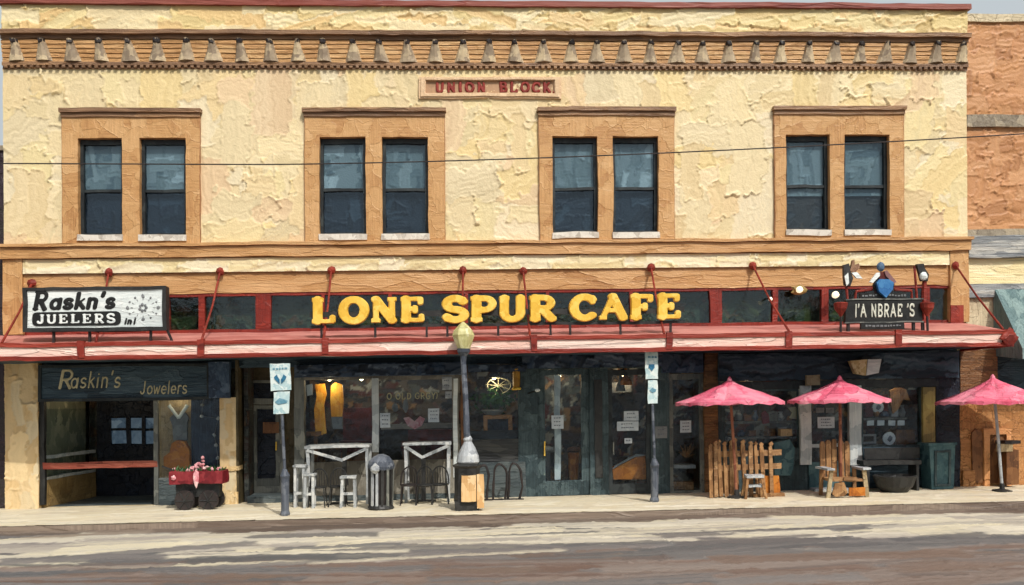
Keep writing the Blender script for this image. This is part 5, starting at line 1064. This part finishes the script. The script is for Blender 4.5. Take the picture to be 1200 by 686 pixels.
em.build('starburst_emblem', 'grey', sg, wob=.01)
def post(par, u, Y, v_top, w=.05, lean=0, mat='knob'):
    x, z = P(u, v_top, Y); MB().quadbox((x, Y, z), (x + lean, Y, roofz(Y) - .03), w, w).build('post', mat, par, wob=.02)
for u, l in ((63, 0), (105, 0), (177, 0), (195, .12)): post(sg, u, YS + .05, 385, lean=l)
# jeweller's board below the canopy
x0, x1, z0, z1 = R(46, 270, 428, 468.5, -.12)
s2 = thing('shop_board', 'dark navy fascia board with cream script reading Raskin\'s Jowelers under the canopy', 'sign', ((x0 + x1) / 2, -.1, z0))
MB().sheet(x0, x1 - .5, z0, z1, [], -.12, -.03).build('board', 'navy', s2); MB().box(x1 - .49, x1, -.2, -.02, z0, z1 + .03).build('rolled_end', 'navyc', s2)
bf = MB(); bf.sheet(x0 - .02, x1 - .5, z0 - .02, z1 + .02, [(x0 + .05, x1 - .55, z0 + .05, z1 - .04)], -.15, -.1); bf.build('board_frame', 'winframe', s2)
tx = MB(); a0, a1, b0, b1 = R(67, 84, 434.5, 455, -.12); glyph(tx, 'R', a0 - .02, b0, b1 - b0, -.121, wt=.075, thin=.045, shear=.18, sx=1.05, depth=.02, n=24)
a0, a1, b0, b1 = R(82, 144, 436, 454, -.12); text(tx, "askin's", a0, a1 - .06, b0, b1 - b0, -.121, wt=.06, thin=.045, shear=.15, depth=.02, n=24); tx.build('script_lettering', 'cream', s2, wob=.02); tx = MB()
a0, a1, b0, b1 = R(164, 221, 446, 460, -.12); text(tx, 'Jowelers'.replace('e', 'c', 1) if False else 'Jowelers', a0, a1 - .04, b0 - .02, (b1 - b0) * 1.0, -.121, wt=.065, thin=.05, shear=.12, depth=.02, n=22); tx.build('script_lettering', 'cream', s2, wob=.02)

# LONE SPUR CAFE
YL = -1.72
x0, x1, z0, z1 = R(365, 800, 345, 380, YL)
ls = thing('letter_sign', 'large yellow slab letters reading LONE SPUR CAFE standing above the red canopy', 'sign', ((x0 + x1) / 2, YL, roofz(YL)))
words = [('LONE', 365, 500), ('SPUR', 518, 654), ('CAFE', 669, 801)]
for w, a, b in words:
    xa_, xb_, _, _ = R(a, b, 345, 380, YL); um = (a + b) / 2; zb_ = P(um, 380 if um < 480 else (378.5 if um < 620 else 376), YL)[1]; zt_ = P(um, 347 if um < 480 else (345.5 if um < 620 else 343.5), YL)[1]
    pad = .09; hgt = (zt_ - zb_) - 2 * .075
    gap = .05; nat = sum(GL[c][2] for c in w) + gap * 3; sx = (xb_ - xa_) / (hgt * nat); x = xa_
    for c in w:
        mb = MB(); adv = glyph(mb, c, x, zb_ + .075, hgt, YL + .06, wt=.168, thin=.105, slab=True, sx=sx, depth=.085, n=44, rnd=.12); mb.build('letter', 'gold', ls, wob=.012); x += adv + gap * sx * hgt
rlm = MB(); xa_, xb_, _, _ = R(362, 803, 345, 380, YL); zq = P(480, 381, YL)[1]; zq2 = P(480, 362, YL)[1]
rlm.box(xa_, xb_, YL + .07, YL + .12, zq - .04, zq + .02); rlm.box(xa_, xb_, YL + .075, YL + .11, zq2 - .16, zq2 - .04); rlm.build('support_rail', 'char', ls)
for u in (377, 440, 500, 524, 584, 645, 668, 727, 786): post(ls, u, YL + .1, 378, .05)

# tavern sign at the right
YT = -1.75
x0, x1, z0, z1 = R(991, 1081, 352, 377, YT)
ts = thing('tavern_sign', 'black name board with pale letters, topped by a blue figure between two birds', 'sign', ((x0 + x1) / 2, YT, roofz(YT)))
MB().sheet(x0, x1, z0, z1, [], YT, YT + .12).build('name_board', 'black', ts)
bo = MB(); bo.box(x0 - .02, x1 + .02, YT - .02, YT + .1, z1 + .002, z1 + .03); bo.box(x0 - .02, x1 + .02, YT - .02, YT + .1, z0 - .03, z0 - .002); bo.build('board_rail', 'steel', ts)
tx = MB(); a0, a1, b0, b1 = R(1001, 1072, 357.5, 371, YT)
text(tx, "I'A NBRAE 'S", a0, a1, b0, b1 - b0, YT - .001, wt=.1, thin=.085, depth=.02, n=20, gap=.05); tx.build('name_lettering', 'palelet', ts, wob=.02)
MB().px(1009, 1060, 378, 386, YT - .02, YT + .05).build('lower_plate', 'black', ts)
MB().px(1008, 1062, 343.5, 350.5, YT + .02, YT + .08).build('upper_plate', 'black', ts)
def scribble(u0, u1, v0, v1, Y, name='small_print'):
    a0, a1, b0, b1 = R(u0, u1, v0, v1, Y); k = MB(); x = a0
    while x < a1: w = random.uniform(.03, .07); k.box(x, x + w, Y - .012, Y, b0 + random.uniform(0, .02), b1 - random.uniform(0, .02)); x += w + .025
    k.build(name, 'grey', ts, wob=.03)
scribble(1014, 1054, 380.5, 383.5, YT - .02); scribble(1010, 1028, 345.5, 348.5, YT + .02); scribble(1041, 1061, 345, 348, YT + .02)
for pix in (((1002, 351), (1003, 342), (1022, 340)), ((1048, 340), (1068, 341), (1069, 351))):
    ap = MB(); ap.tube([(P(a, b, YT + .1)[0], YT + .1, P(a, b, YT + .1)[1]) for a, b in pix], .035, 6); ap.build('scroll_bracket', 'red', ts)
fg = P(1034, 330, YT)
MB().prism([P(a, b, YT - .02) for a, b in ((1026, 332), (1030, 328), (1040, 328), (1046, 332), (1045, 340), (1037, 350), (1029, 343))], YT - .08, YT + .08).build('blue_body', 'blue', ts, wob=.05)
MB().prism([P(a, b, YT + .0) for a, b in ((1024, 334), (1030, 322), (1041, 322), (1048, 333), (1047, 343), (1026, 343))], YT + .01, YT + .09).build('dark_backing', 'dark', ts, wob=.04)
q = P(1032, 313, YT); MB().blob((q[0], YT, q[1]), (.1, .08, .11), 5, .1).build('blue_head', paint('dusty blue enamel', [(50, 78, 110), (84, 108, 132)], scale=8, dist=.01), ts)
MB().prism([P(a, b, YT - .03) for a, b in ((1019, 331), (1027, 320), (1031, 320), (1031, 324), (1023, 332))], YT - .05, YT + .02).build('pale_wing', 'signwhite', ts, wob=.03)
MB().prism([P(a, b, YT - .03) for a, b in ((1036, 318), (1039, 317), (1050, 331), (1047, 333), (1038, 324))], YT - .05, YT + .02).build('mauve_wing', paint('mauve enamel', [(120, 84, 84), (156, 120, 116)], scale=8, dist=.01), ts, wob=.03)
MB().prism([P(a, b, YT) for a, b in ((1031, 319), (1037, 319), (1041, 329), (1030, 329))], YT - .02, YT + .05).build('red_collar', 'maroon', ts)
# left and right birds
MB().prism([P(a, b, YT) for a, b in ((988, 311), (994, 309), (996, 318), (999, 326), (996, 336), (990, 335), (989, 322))], YT - .04, YT + .06).build('dark_bird_body', 'char', ts, wob=.04)
MB().prism([P(a, b, YT - .05) for a, b in ((998, 320), (1004, 319), (1010, 327), (1003, 326))], YT - .07, YT - .02).build('pale_wing', 'signwhite', ts, wob=.03)
MB().prism([P(a, b, YT - .05) for a, b in ((990, 324), (994, 320), (995, 332), (992, 336))], YT - .07, YT - .04).build('white_breast', 'signwhite', ts, wob=.03)
MB().prism([P(a, b, YT - .03) for a, b in ((996, 318), (999, 305), (1001, 305), (1001, 311), (1006, 309), (1007, 314), (1002, 320))], YT - .05, YT + .03).build('crest', paint('brown enamel', [(120, 84, 62), (150, 116, 90)], scale=8, dist=.01), ts, wob=.03)
MB().prism([P(a, b, YT) for a, b in ((1074, 310), (1082, 309), (1083, 314), (1088, 322), (1087, 330), (1079, 330), (1076, 320))], YT - .03, YT + .06).build('dark_bird_body', 'char', ts, wob=.04)
q = P(1082, 324, YT - .06); MB().blob((q[0], YT - .07, q[1]), (.1, .06, .1), 8, .15).build('white_breast', 'signwhite', ts)
tu = MB(); q0, q1 = P(1073, 312, YT), P(1076, 350, YT); tu.tube([(q0[0], YT + .05, q0[1]), (q1[0], YT + .05, q1[1])], .03, 6)
q0, q1 = P(993, 336, YT), P(994, 352, YT); tu.tube([(q0[0], YT + .05, q0[1]), (q1[0], YT + .05, q1[1])], .03, 6); q0, q1 = P(1085, 328, YT), P(1084, 360, YT); tu.tube([(q0[0], YT + .05, q0[1]), (q1[0], YT + .05, q1[1])], .06, 6); tu.build('upright', 'red', ts)
for u, w in ((984, 7.5), (1085, 7)):
    q = P(u, 361, YT); MB().lathe(q[0], YT - .05, [(.03, q[1] - .2), (.06, q[1] - .14), (.14, q[1] - .02), (.16, q[1] + .1), (.13, q[1] + .12)], 10).build('goblet_lamp', 'red', ts)
    MB().tube([(q[0], YT - .05, q[1] - .18), (q[0], YT - .05, roofz(YT) - .05)], .03, 6).build('post', 'knob', ts)
for u in (994, 1070, 1081): post(ts, u, YT + .05, 377, .06)
# globe lamps before the transom
for (u, v, l, r_) in ((936, 340, 'lit globe lamp with a golden shade before the transom right of the yellow letters', .085), (978, 346, 'lit round globe lamp just left of the tavern sign', .09), (902, 351, 'smallest lit globe lamp, left of the golden shaded one', .05)):
    q = P(u, v, -.25); t = thing('globe_lamp', l, 'lamp', (q[0], -.2, q[1]), 'globe lamps before the transom')
    MB().blob((q[0], -.3, q[1]), (r_, r_, r_), 1, .05).build('bulb', 'bulb', t, wob=0, smooth=True)
    MB().tube([(q[0], -.22, q[1]), (q[0] + .02, .03, q[1] + .04)], .02, 6).build('arm', 'char', t)
    if u == 936: MB().blob((q[0] + .02, -.2, q[1] + .0), (.19, .08, .12), 4, .25).build('shade', paint('antique gold', [(120, 98, 50), (160, 138, 80)], scale=8, dist=.01), t)

# ------------------------------------------------------------------ street furniture
def ground_at(u, v): x, y = G(u, v); return x, y
def park_sign(ubase, vbase, utop, vt, w1, h1, w2, h2, label, emblem):
    x, y = ground_at(ubase, vbase); t = thing('parking_sign', label, 'sign', (x, y, 0), 'parking signs along the kerb')
    def pz(v): return P(ubase, v, y)[1]
    def pxx(u): return P(u, vt, y)[0]
    xt = pxx(utop); ztop = pz(vt); zbot = pz(vt + h1)
    MB().tube([(x, y, .9), (x * .5 + xt * .5, y, 1.8), (xt, y, ztop - .1)], [.038, .034, .03], 8).build('pole', 'pole', t, wob=.04)
    MB().lathe(x, y, [(.1, 0), (.11, .05), (.085, .12), (.095, .8), (.11, .86), (.05, 1.0)], 12).build('base_sleeve', 'pole', t, wob=.03)
    a, b = pxx(utop - w1 / 2), pxx(utop + w1 / 2); MB().box(a, b, y - .06, y - .03, zbot, ztop, .15).build('upper_plate', 'parksign', t, wob=.05)
    a2, b2 = pxx(utop + 1 - w2 / 2), pxx(utop + 1 + w2 / 2); MB().box(a2, b2, y - .06, y - .03, pz(vt + h1 + h2), zbot - .03, .15).build('lower_plate', 'parksign', t, wob=.05)
    e = MB(); cx = (a + b) / 2; cz = zbot + (ztop - zbot) * .42; s_ = (b - a) * .28
    if emblem == 'v':
        for s in (-1, 1): e.prism([(cx + s * .02, cz - s_ * .9), (cx + s * s_ * .95, cz - s_ * .1), (cx + s * s_ * 1.1, cz + s_ * .3), (cx + s * s_ * .6, cz + s_ * .75), (cx + s * s_ * .35, cz + s_ * .2), (cx + s * .015, cz - s_ * .1)], y - .075, y - .061)
    else:
        e.prism([(cx, cz - s_ * 1.0), (cx + s_ * .8, cz), (cx + s_ * .7, cz + s_ * .9), (cx - s_ * .7, cz + s_ * .9), (cx - s_ * .85, cz + s_ * .1)], y - .075, y - .061)
    e.build('emblem', 'parkblue', t, wob=.03)
    e = MB(); zz = zbot + (ztop - zbot) * .8; xx = a + .06
    while xx < b - .08: w = random.uniform(.03, .06); e.box(xx, xx + w, y - .07, y - .0615, zz - .02, zz + .02); xx += w + .02
    z2 = zbot - .03 - (h2 / 50) * .4; e.prism([(a2 + .03, z2), (a2 + .12, z2 + .08), (b2 - .1, z2 + .05), (b2 - .03, z2 + .02), (b2 - .05, z2 - .03), (a2 + .1, z2 - .05)], y - .072, y - .0605)
    e.build('print', paint('faded blue print', [(80, 130, 150), (120, 160, 174)], scale=9, dist=.003), t, wob=.03)
park_sign(334, 605, 329, 425, 23, 32, 18, 28, 'leaning parking sign with a blue two-lobed emblem by the kerb outside the side door', 'v')
park_sign(767, 589, 763, 412, 15, 32, 11, 28, 'slimmer parking sign with a blue shield emblem by the kerb left of the first umbrella', 'shield')

# street lamp
x, y = ground_at(549, 598); SL = thing('street_lamp', 'blue grey street lamp with a cream lantern head on a stone and dark iron base', 'street lamp', (x, y, 0))
def sz(v): return P(549, v, y)[1]
xt = P(543, 400, y)[0]
MB().box(x - .3, x + .22, y - .22, y + .22, 0, .22, .1).build('base_plinth', 'char', SL, wob=.04)
MB().lathe(x - .02, y, [(.29, .2), (.29, .3), (.27, .34), (.27, sz(548)), (.31, sz(545)), (.2, sz(542))], 8).build('base_drum', 'char', SL, wob=.03)
MB().px(541, 558, 557, 588, y - .3, y - .12).px(559, 567, 556, 596, y - .26, y - .05).build('stone_panel', paint('pale tan stone', [(196, 150, 96), (222, 182, 128), (234, 206, 162)], scale=5, strokes='v', dist=.015), SL)
MB().lathe(x, y, [(.2, sz(544)), (.25, sz(541)), (.23, sz(534)), (.15, sz(524)), (.085, sz(518)), (.1, sz(515)), (.06, sz(511))], 12).build('bell_collar', 'ltgrey', SL, wob=.03)
MB().tube([(x - .02, y, sz(512)), (x * .5 + xt * .5, y, sz(470)), (xt, y, sz(424)), (xt, y, sz(414))], [.075, .062, .058, .08], 10).build('pole', 'pole', SL, wob=.02)
MB().lathe(xt, y, [(.07, sz(418)), (.14, sz(413)), (.15, sz(409))], 10).build('lantern_neck', 'pole', SL, wob=.02)
MB().lathe(xt, y, [(.13, sz(410)), (.2, sz(400)), (.24, sz(393)), (.2, sz(388)), (.1, sz(382)), (.02, sz(378))], 6).build('lantern_glass', 'globe', SL, wob=.04)

# domed slatted litter bin
x, y = ground_at(446, 598); y2 = y + .1; LBn = thing('litter_bin', 'domed black litter bin with pale vertical slats on the pavement before the café mullion', 'bin', (x, y2, 0))
hb = P(446, 548, y2)[1]; ht = P(446, 535, y2)[1]
MB().lathe(x, y2, [(.26, 0), (.3, .04), (.27, .1), (.26, .12)], 16).build('base_ring', 'char', LBn); MB().lathe(x, y2, [(.22, .1), (.24, hb)], 14).build('liner', 'knob', LBn)
for i in range(14):
    a = 2 * PI * i / 14; MB().quadbox((x + .265 * math.cos(a), y2 + .265 * math.sin(a), .1), (x + .275 * math.cos(a), y2 + .275 * math.sin(a), hb), .06, .03, nrm=(math.cos(a), math.sin(a), 0)).build('slat', 'ltgrey' if i in (9, 10) else 'steel' if i % 3 == 0 else 'char', LBn, wob=.04)
MB().lathe(x, y2, [(.29, hb - .04), (.3, hb + .03), (.27, hb + .14), (.18, ht + .0), (.06, ht + .05)], 14).build('domed_lid', 'pole', LBn, wob=.05)
MB().blob((x - .1, y2 - .3, hb - .0), (.1, .06, .1), 2, .3).build('lid_flap', 'ltgrey', LBn)

# flower cart
x0c, y0c = ground_at(228, 598); yc = y0c + .2
fc = thing('flower_cart', 'red flower cart with dark wheels and pink blooms before the jeweller\'s dark drape', 'cart', (x0c, yc, 0))
a0, a1, b0, b1 = R(198, 260, 553, 567, yc - .25); MB().box(a0, a1, yc - .25, yc + .25, b0, b1, .12).build('tray', 'cartred', fc, wob=.05)
for sx in (.3, .75):
    cx = a0 + (a1 - a0) * sx
    for sy in (-.27, .22):
        m = MB().lathe(0, 0, [(.12, -.03), (.22, -.03), (.235, 0), (.22, .03), (.12, .03)], 16); m.v = [Vector((cx + p.x, yc + sy + p.z, .235 + p.y)) for p in m.v]; wq = m.build('wheel', 'knob', fc, wob=.03)
        h_ = MB()
        for k in range(6): h_.tube([(cx, yc + sy - .035, .235), (cx + .2 * math.cos(k * PI / 3), yc + sy - .035, .235 + .2 * math.sin(k * PI / 3))], .015, 5)
        h_.build('spokes', 'char', wq)
MB().box(a0 + .1, a1 - .1, yc - .1, yc + .1, .3, b0, .2).build('chassis', 'char', fc); MB().tube([(a0 + .05, yc, b1), (a0 - .22, yc - .05, b1 + .12)], .025, 6).build('handle', 'char', fc)
fb = MB(); random.seed(5)
for i in range(42):
    u = random.choice([random.gauss(238, 4), random.uniform(203, 258), random.gauss(228, 3)]); hh = .28 * math.exp(-((u - 238) / 7) ** 2) + .05; q = P(u, 556, yc); fb.blob((q[0], yc + random.uniform(-.2, .1), b1 + random.uniform(0, hh)), (.04, .04, .04), i, .4, 1)
fb.build('blooms', 'flower', fc); fg_ = MB()
for i in range(70):
    xx = random.uniform(a0 + .05, a1 - .05); yy = yc + random.uniform(-.2, .2); d = Vector((random.uniform(-.1, .1), random.uniform(-.08, .08), random.uniform(.06, .16))); p = Vector((xx, yy, b1 - .02)); s_ = d.cross(Vector((0, 1, 0))).normalized() * .02; fg_.add([p, p + d * .5 + s_, p + d, p + d * .5 - s_], [(0, 1, 2, 3)])
fg_.build('foliage', 'green', fc); 
tg = MB(); q = P(230, 560, yc - .28); tg.blob((q[0], yc - .29, q[1] - .02), (.06, .03, .2), 3, .3); tg.blob((P(208, 560, yc)[0], yc - .27, q[1]), (.05, .03, .05), 4, .3); tg.build('white_ribbon', 'flower', fc)

# umbrellas
def umbrella(u0, u1, uap, vap, vrim, ub, vb, Y, label, polemat, tipl=0, seed=0):
    xa_, xb_ = P(u0, vrim, Y)[0], P(u1, vrim, Y)[0]; r = (xb_ - xa_) / 2; cx = (xa_ + xb_) / 2; xap, zap = P(uap, vap, Y); zr_ = P((u0 + u1) / 2, vrim, Y)[1]
    xbs = P(ub, vb, Y)[0]; t = thing('patio_umbrella', label, 'umbrella', (xbs, Y, 0), 'pink patio umbrellas on the pavement')
    n = 8; seg = 6; rings = 7; vs = []; fs = []; N = n * seg
    for j in range(rings + 1):
        f = j / rings
        for k in range(N):
            a = 2 * PI * k / N + PI / 8 * (seed % 2); sc = 1 - .055 * (1 - abs(math.cos(a * n / 2 - (PI / 8 * (seed % 2)) * n / 2))) * f
            rr = max(r * f, .03) * (sc if j else 1)
            drop = f ** .86; sag = -.04 * math.sin(PI * f) * (1 - abs(math.cos(n / 2 * (a - PI / 8 * (seed % 2)))))
            vs.append((xap + (cx - xap) * f + rr * math.cos(a), Y + rr * math.sin(a) * .92, zap + (zr_ - zap) * drop + sag))
    for j in range(rings):
        for k in range(N): a = j * N + k; b = j * N + (k + 1) % N; fs.append((a, a + N, b + N, b))
    fs.append(tuple(range(N)))
    # valance
    base = rings * N; m = len(vs)
    for k in range(N):
        p = vs[base + k]; vs.append((p[0], p[1], p[2] - .07 - .02 * math.sin(k * 2.1)))
    for k in range(N): fs.append((base + k, m + k, m + (k + 1) % N, base + (k + 1) % N))
    MB().add(vs, fs).build('canopy', 'pink', t, wob=.05)
    MB().lathe(xap, Y, [(.06, zap - .02), (.05, zap + .03), (.015, zap + .08)], 8).build('finial', 'pink', t)
    MB().tube([(xbs, Y, .04), ((xbs + xap) / 2 + .01, Y, zap / 2), (xap, Y, zap - .03)], [.038, .035, .032], 8).build('pole', polemat, t, wob=.04)
    for k in range(n):
        a = 2 * PI * k / n + PI / 8 * (seed % 2); MB().tube([(xap, Y, zap - .06), (cx + r * .95 * math.cos(a), Y + r * .87 * math.sin(a), zr_ - .03)], .012, 5).build('rib', 'char', t, wob=0)
    MB().lathe(xbs, Y, [(.22, 0), (.22, .04), (.06, .07), (.05, .2)], 12).build('base', 'char', t)
    return t
umbrella(791, 918, 855, 446, 471, 863, 577, -1.35, 'pink patio umbrella above the picket fence, leftmost of the three', 'redwood', seed=0)
umbrella(925, 1040, 984, 444, 469, 985, 575, -1.3, 'pink patio umbrella above the wooden armchair and between the white columns', 'redwood', seed=1)
umbrella(1101, 1226, 1163, 443, 470, 1175, 573, -1.3, 'pink patio umbrella cut by the right edge, on a pale pole before the brown wall', 'ltgrey', seed=2)

# picket fence
x0, x1, _, _ = R(832, 915, 515, 575, -1.2); zf = P(870, 517, -1.2)[1]
pk = thing('picket_fence', 'weathered wooden picket fence with uneven pickets under the leftmost pink umbrella', 'fence', ((x0 + x1) / 2, -1.2, 0))
us = [833, 839, 845, 851, 857, 863, 872, 879, 886, 894, 903]
for i, u in enumerate(us):
    x = P(u, 545, -1.2)[0]; w = random.uniform(.07, .1); hh = zf + random.uniform(-.04, .04); ln2 = random.uniform(-.04, .04)
    ps = [(x - w / 2, .02), (x + w / 2, .02), (x + w / 2 + ln2, hh - .14), (x + w * .3 + ln2, hh - .1), (x + w * .6 + ln2, hh - .05), (x + ln2, hh), (x - w * .6 + ln2, hh - .05), (x - w * .3 + ln2, hh - .1), (x - w / 2 + ln2, hh - .14)]
    MB().prism(ps, -1.24, -1.2).build('picket', 'woodh' if i % 3 == 1 else 'wood', pk, wob=.09)
for z_, y_ in ((zf - .3, 0), (zf - .62, 1)):
    MB().quadbox((x0, -1.17, z_), (x1 + .03, -1.17, z_ + .02), .13, .05).build('rail', 'woodh', pk, wob=.05)
MB().box(x0, x0 + .5, -1.17, -1.13, .08, zf - .68, .15).build('boarded_panel', 'wood', pk, wob=.04); MB().box(x1 - .5, x1 - .02, -1.17, -1.12, .06, .5, .15).build('boarded_panel', 'rust', pk, wob=.04)
MB().box(x1 - .7, x1 + .04, -1.3, -1.1, 0, .09, .2).build('foot_rail', 'wood', pk, wob=.04)
# small wooden step chair before fence
x, _ = P(883, 560, -1.5); sc2 = thing('garden_stool', 'grey and tan wooden stool leaning against the picket fence', 'stool', (x, -1.5, 0))
MB().box(x - .2, x + .22, -1.65, -1.35, .5, .56).build('seat', 'ltgrey', sc2, wob=.05); MB().box(x - .16, x + .2, -1.6, -1.4, .28, .33).build('step', 'ltgrey', sc2, wob=.05)
for s in (-1, 1):
    for k in (-1, 1): MB().quadbox((x + s * .24, -1.5 + k * .14, 0), (x + s * .17, -1.5 + k * .1, .5), .06, .05).build('leg', 'wood', sc2, wob=.04)
# garden armchair seen from front
x = P(988, 560, -1.55)[0]; y = -1.5; ac = thing('garden_armchair', 'slatted wooden armchair with tall rounded back under the middle pink umbrella', 'chair', (x, y, 0))
zb_ = P(988, 515, y)[1]
for i, dx_ in enumerate((-.34, -.2, -.06, .1, .24)):
    hh = zb_ - abs(i - 1.6) * .03; MB().prism([(x + dx_ - .055, .4), (x + dx_ + .055, .4), (x + dx_ + .06, hh - .07), (x + dx_ + .03, hh), (x + dx_ - .03, hh), (x + dx_ - .06, hh - .07)], y + .28, y + .32).build('back_slat', 'wood', ac, wob=.05)
MB().box(x - .38, x + .36, y - .3, y + .28, .38, .44, .15).build('seat', 'woodh', ac, wob=.04)
for s in (-1, 1):
    MB().box(x + s * .42 - .09, x + s * .42 + .09, y - .38, y + .3, .64, .69, .15).build('armrest', 'ltgrey', ac, wob=.04)
    MB().quadbox((x + s * .46, y - .3, 0), (x + s * .38, y - .3, .64), .09, .05).build('leg', 'beige', ac, wob=.05); MB().quadbox((x + s * .4, y + .26, 0), (x + s * .38, y + .26, .64), .08, .05).build('leg', 'wood', ac, wob=.04)
MB().prism([(x - .36, .1), (x - .3, .34), (x - .1, .36), (x - .02, .12), (x - .1, .05), (x - .28, .04)], y - .34, y - .3).build('front_board', 'wood', ac, wob=.05); MB().box(x + .02, x + .4, y - .34, y - .3, .04, .24, .1).build('front_board', 'rust', ac, wob=.04)
MB().box(x - .1, x + .2, y - .33, y - .29, .4, .48).build('front_board', 'woodh', ac, wob=.03)

# overhead wire
pts = []
for i in range(61):
    u = -300 + 1800 * i / 60; v = 193 - (0 if u < 300 else 36 * ((u - 300) / 900) ** 1.55) - (max(0, 300 - u)) * .004
    q = P(u, v, -5.0); pts.append((q[0], -5.0, q[1]))
w = MB(); w.tube(pts, .012, 6); single('overhead_wire', w, 'knob', 'thin black cable stretched across the upper facade', 'cable', (0, -5, pts[30][2]), wob=0)

# ------------------------------------------------------------------ light, sky, camera
EL, AZ = math.radians(47), math.radians(24)
world = bpy.data.worlds.new('World'); S.world = world; world.use_nodes = True; wn_ = world.node_tree
sky = wn_.nodes.new('ShaderNodeTexSky'); sky.sky_type = 'NISHITA'; sky.sun_disc = False; sky.sun_elevation = EL; sky.sun_rotation = PI - AZ; sky.dust_density = 5; sky.air_density = 1.0; sky.ozone_density = 1
hs_ = wn_.nodes.new('ShaderNodeHueSaturation'); hs_.inputs['Saturation'].default_value = .35; wn_.links.new(sky.outputs[0], hs_.inputs['Color']); 
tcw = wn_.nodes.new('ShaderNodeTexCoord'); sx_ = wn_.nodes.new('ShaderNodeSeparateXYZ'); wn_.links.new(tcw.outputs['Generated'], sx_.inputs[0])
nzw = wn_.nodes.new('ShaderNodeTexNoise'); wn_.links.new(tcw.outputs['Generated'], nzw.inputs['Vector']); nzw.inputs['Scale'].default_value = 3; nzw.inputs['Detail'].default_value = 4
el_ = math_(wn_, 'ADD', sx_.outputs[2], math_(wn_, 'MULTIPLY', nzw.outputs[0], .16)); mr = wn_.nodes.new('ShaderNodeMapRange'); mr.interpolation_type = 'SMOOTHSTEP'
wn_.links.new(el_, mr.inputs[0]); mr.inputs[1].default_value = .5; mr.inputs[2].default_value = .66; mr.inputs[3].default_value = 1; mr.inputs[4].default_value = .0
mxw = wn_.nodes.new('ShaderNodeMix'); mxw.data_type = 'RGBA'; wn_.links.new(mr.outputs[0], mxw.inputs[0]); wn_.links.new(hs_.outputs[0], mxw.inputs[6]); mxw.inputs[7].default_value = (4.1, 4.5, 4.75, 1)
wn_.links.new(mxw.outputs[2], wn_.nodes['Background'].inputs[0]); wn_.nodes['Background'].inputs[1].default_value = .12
sl = bpy.data.lights.new('sun', 'SUN'); sl.energy = 2.45; sl.angle = math.radians(.5); sl.color = (1, .96, .9)
so = bpy.data.objects.new('sun', sl); C.objects.link(so)
d = Vector((-math.sin(AZ) * math.cos(EL), math.cos(AZ) * math.cos(EL), -math.sin(EL))); so.rotation_euler = d.to_track_quat('-Z', 'Y').to_euler(); so.location = (5, -20, 20)
cam = bpy.data.cameras.new('camera'); co_ = bpy.data.objects.new('camera', cam); C.objects.link(co_); S.camera = co_
cam.sensor_width = 36; cam.lens = 36 * F / 1200; cam.shift_y = (VH - 343) / 1200; cam.clip_end = 2000; cam.clip_start = .1
from mathutils import Matrix
mt = Matrix((rt, up, -fw)).transposed().to_4x4(); mt.translation = CAM; co_.matrix_world = mt
S.cycles.max_bounces = 4; S.cycles.diffuse_bounces = 2; S.cycles.glossy_bounces = 2; S.cycles.transparent_max_bounces = 8; S.cycles.caustics_reflective = False; S.cycles.caustics_refractive = False
S.view_settings.view_transform = 'Standard'; S.view_settings.look = 'None'; S.view_settings.exposure = 0.13; S.view_settings.gamma = 1
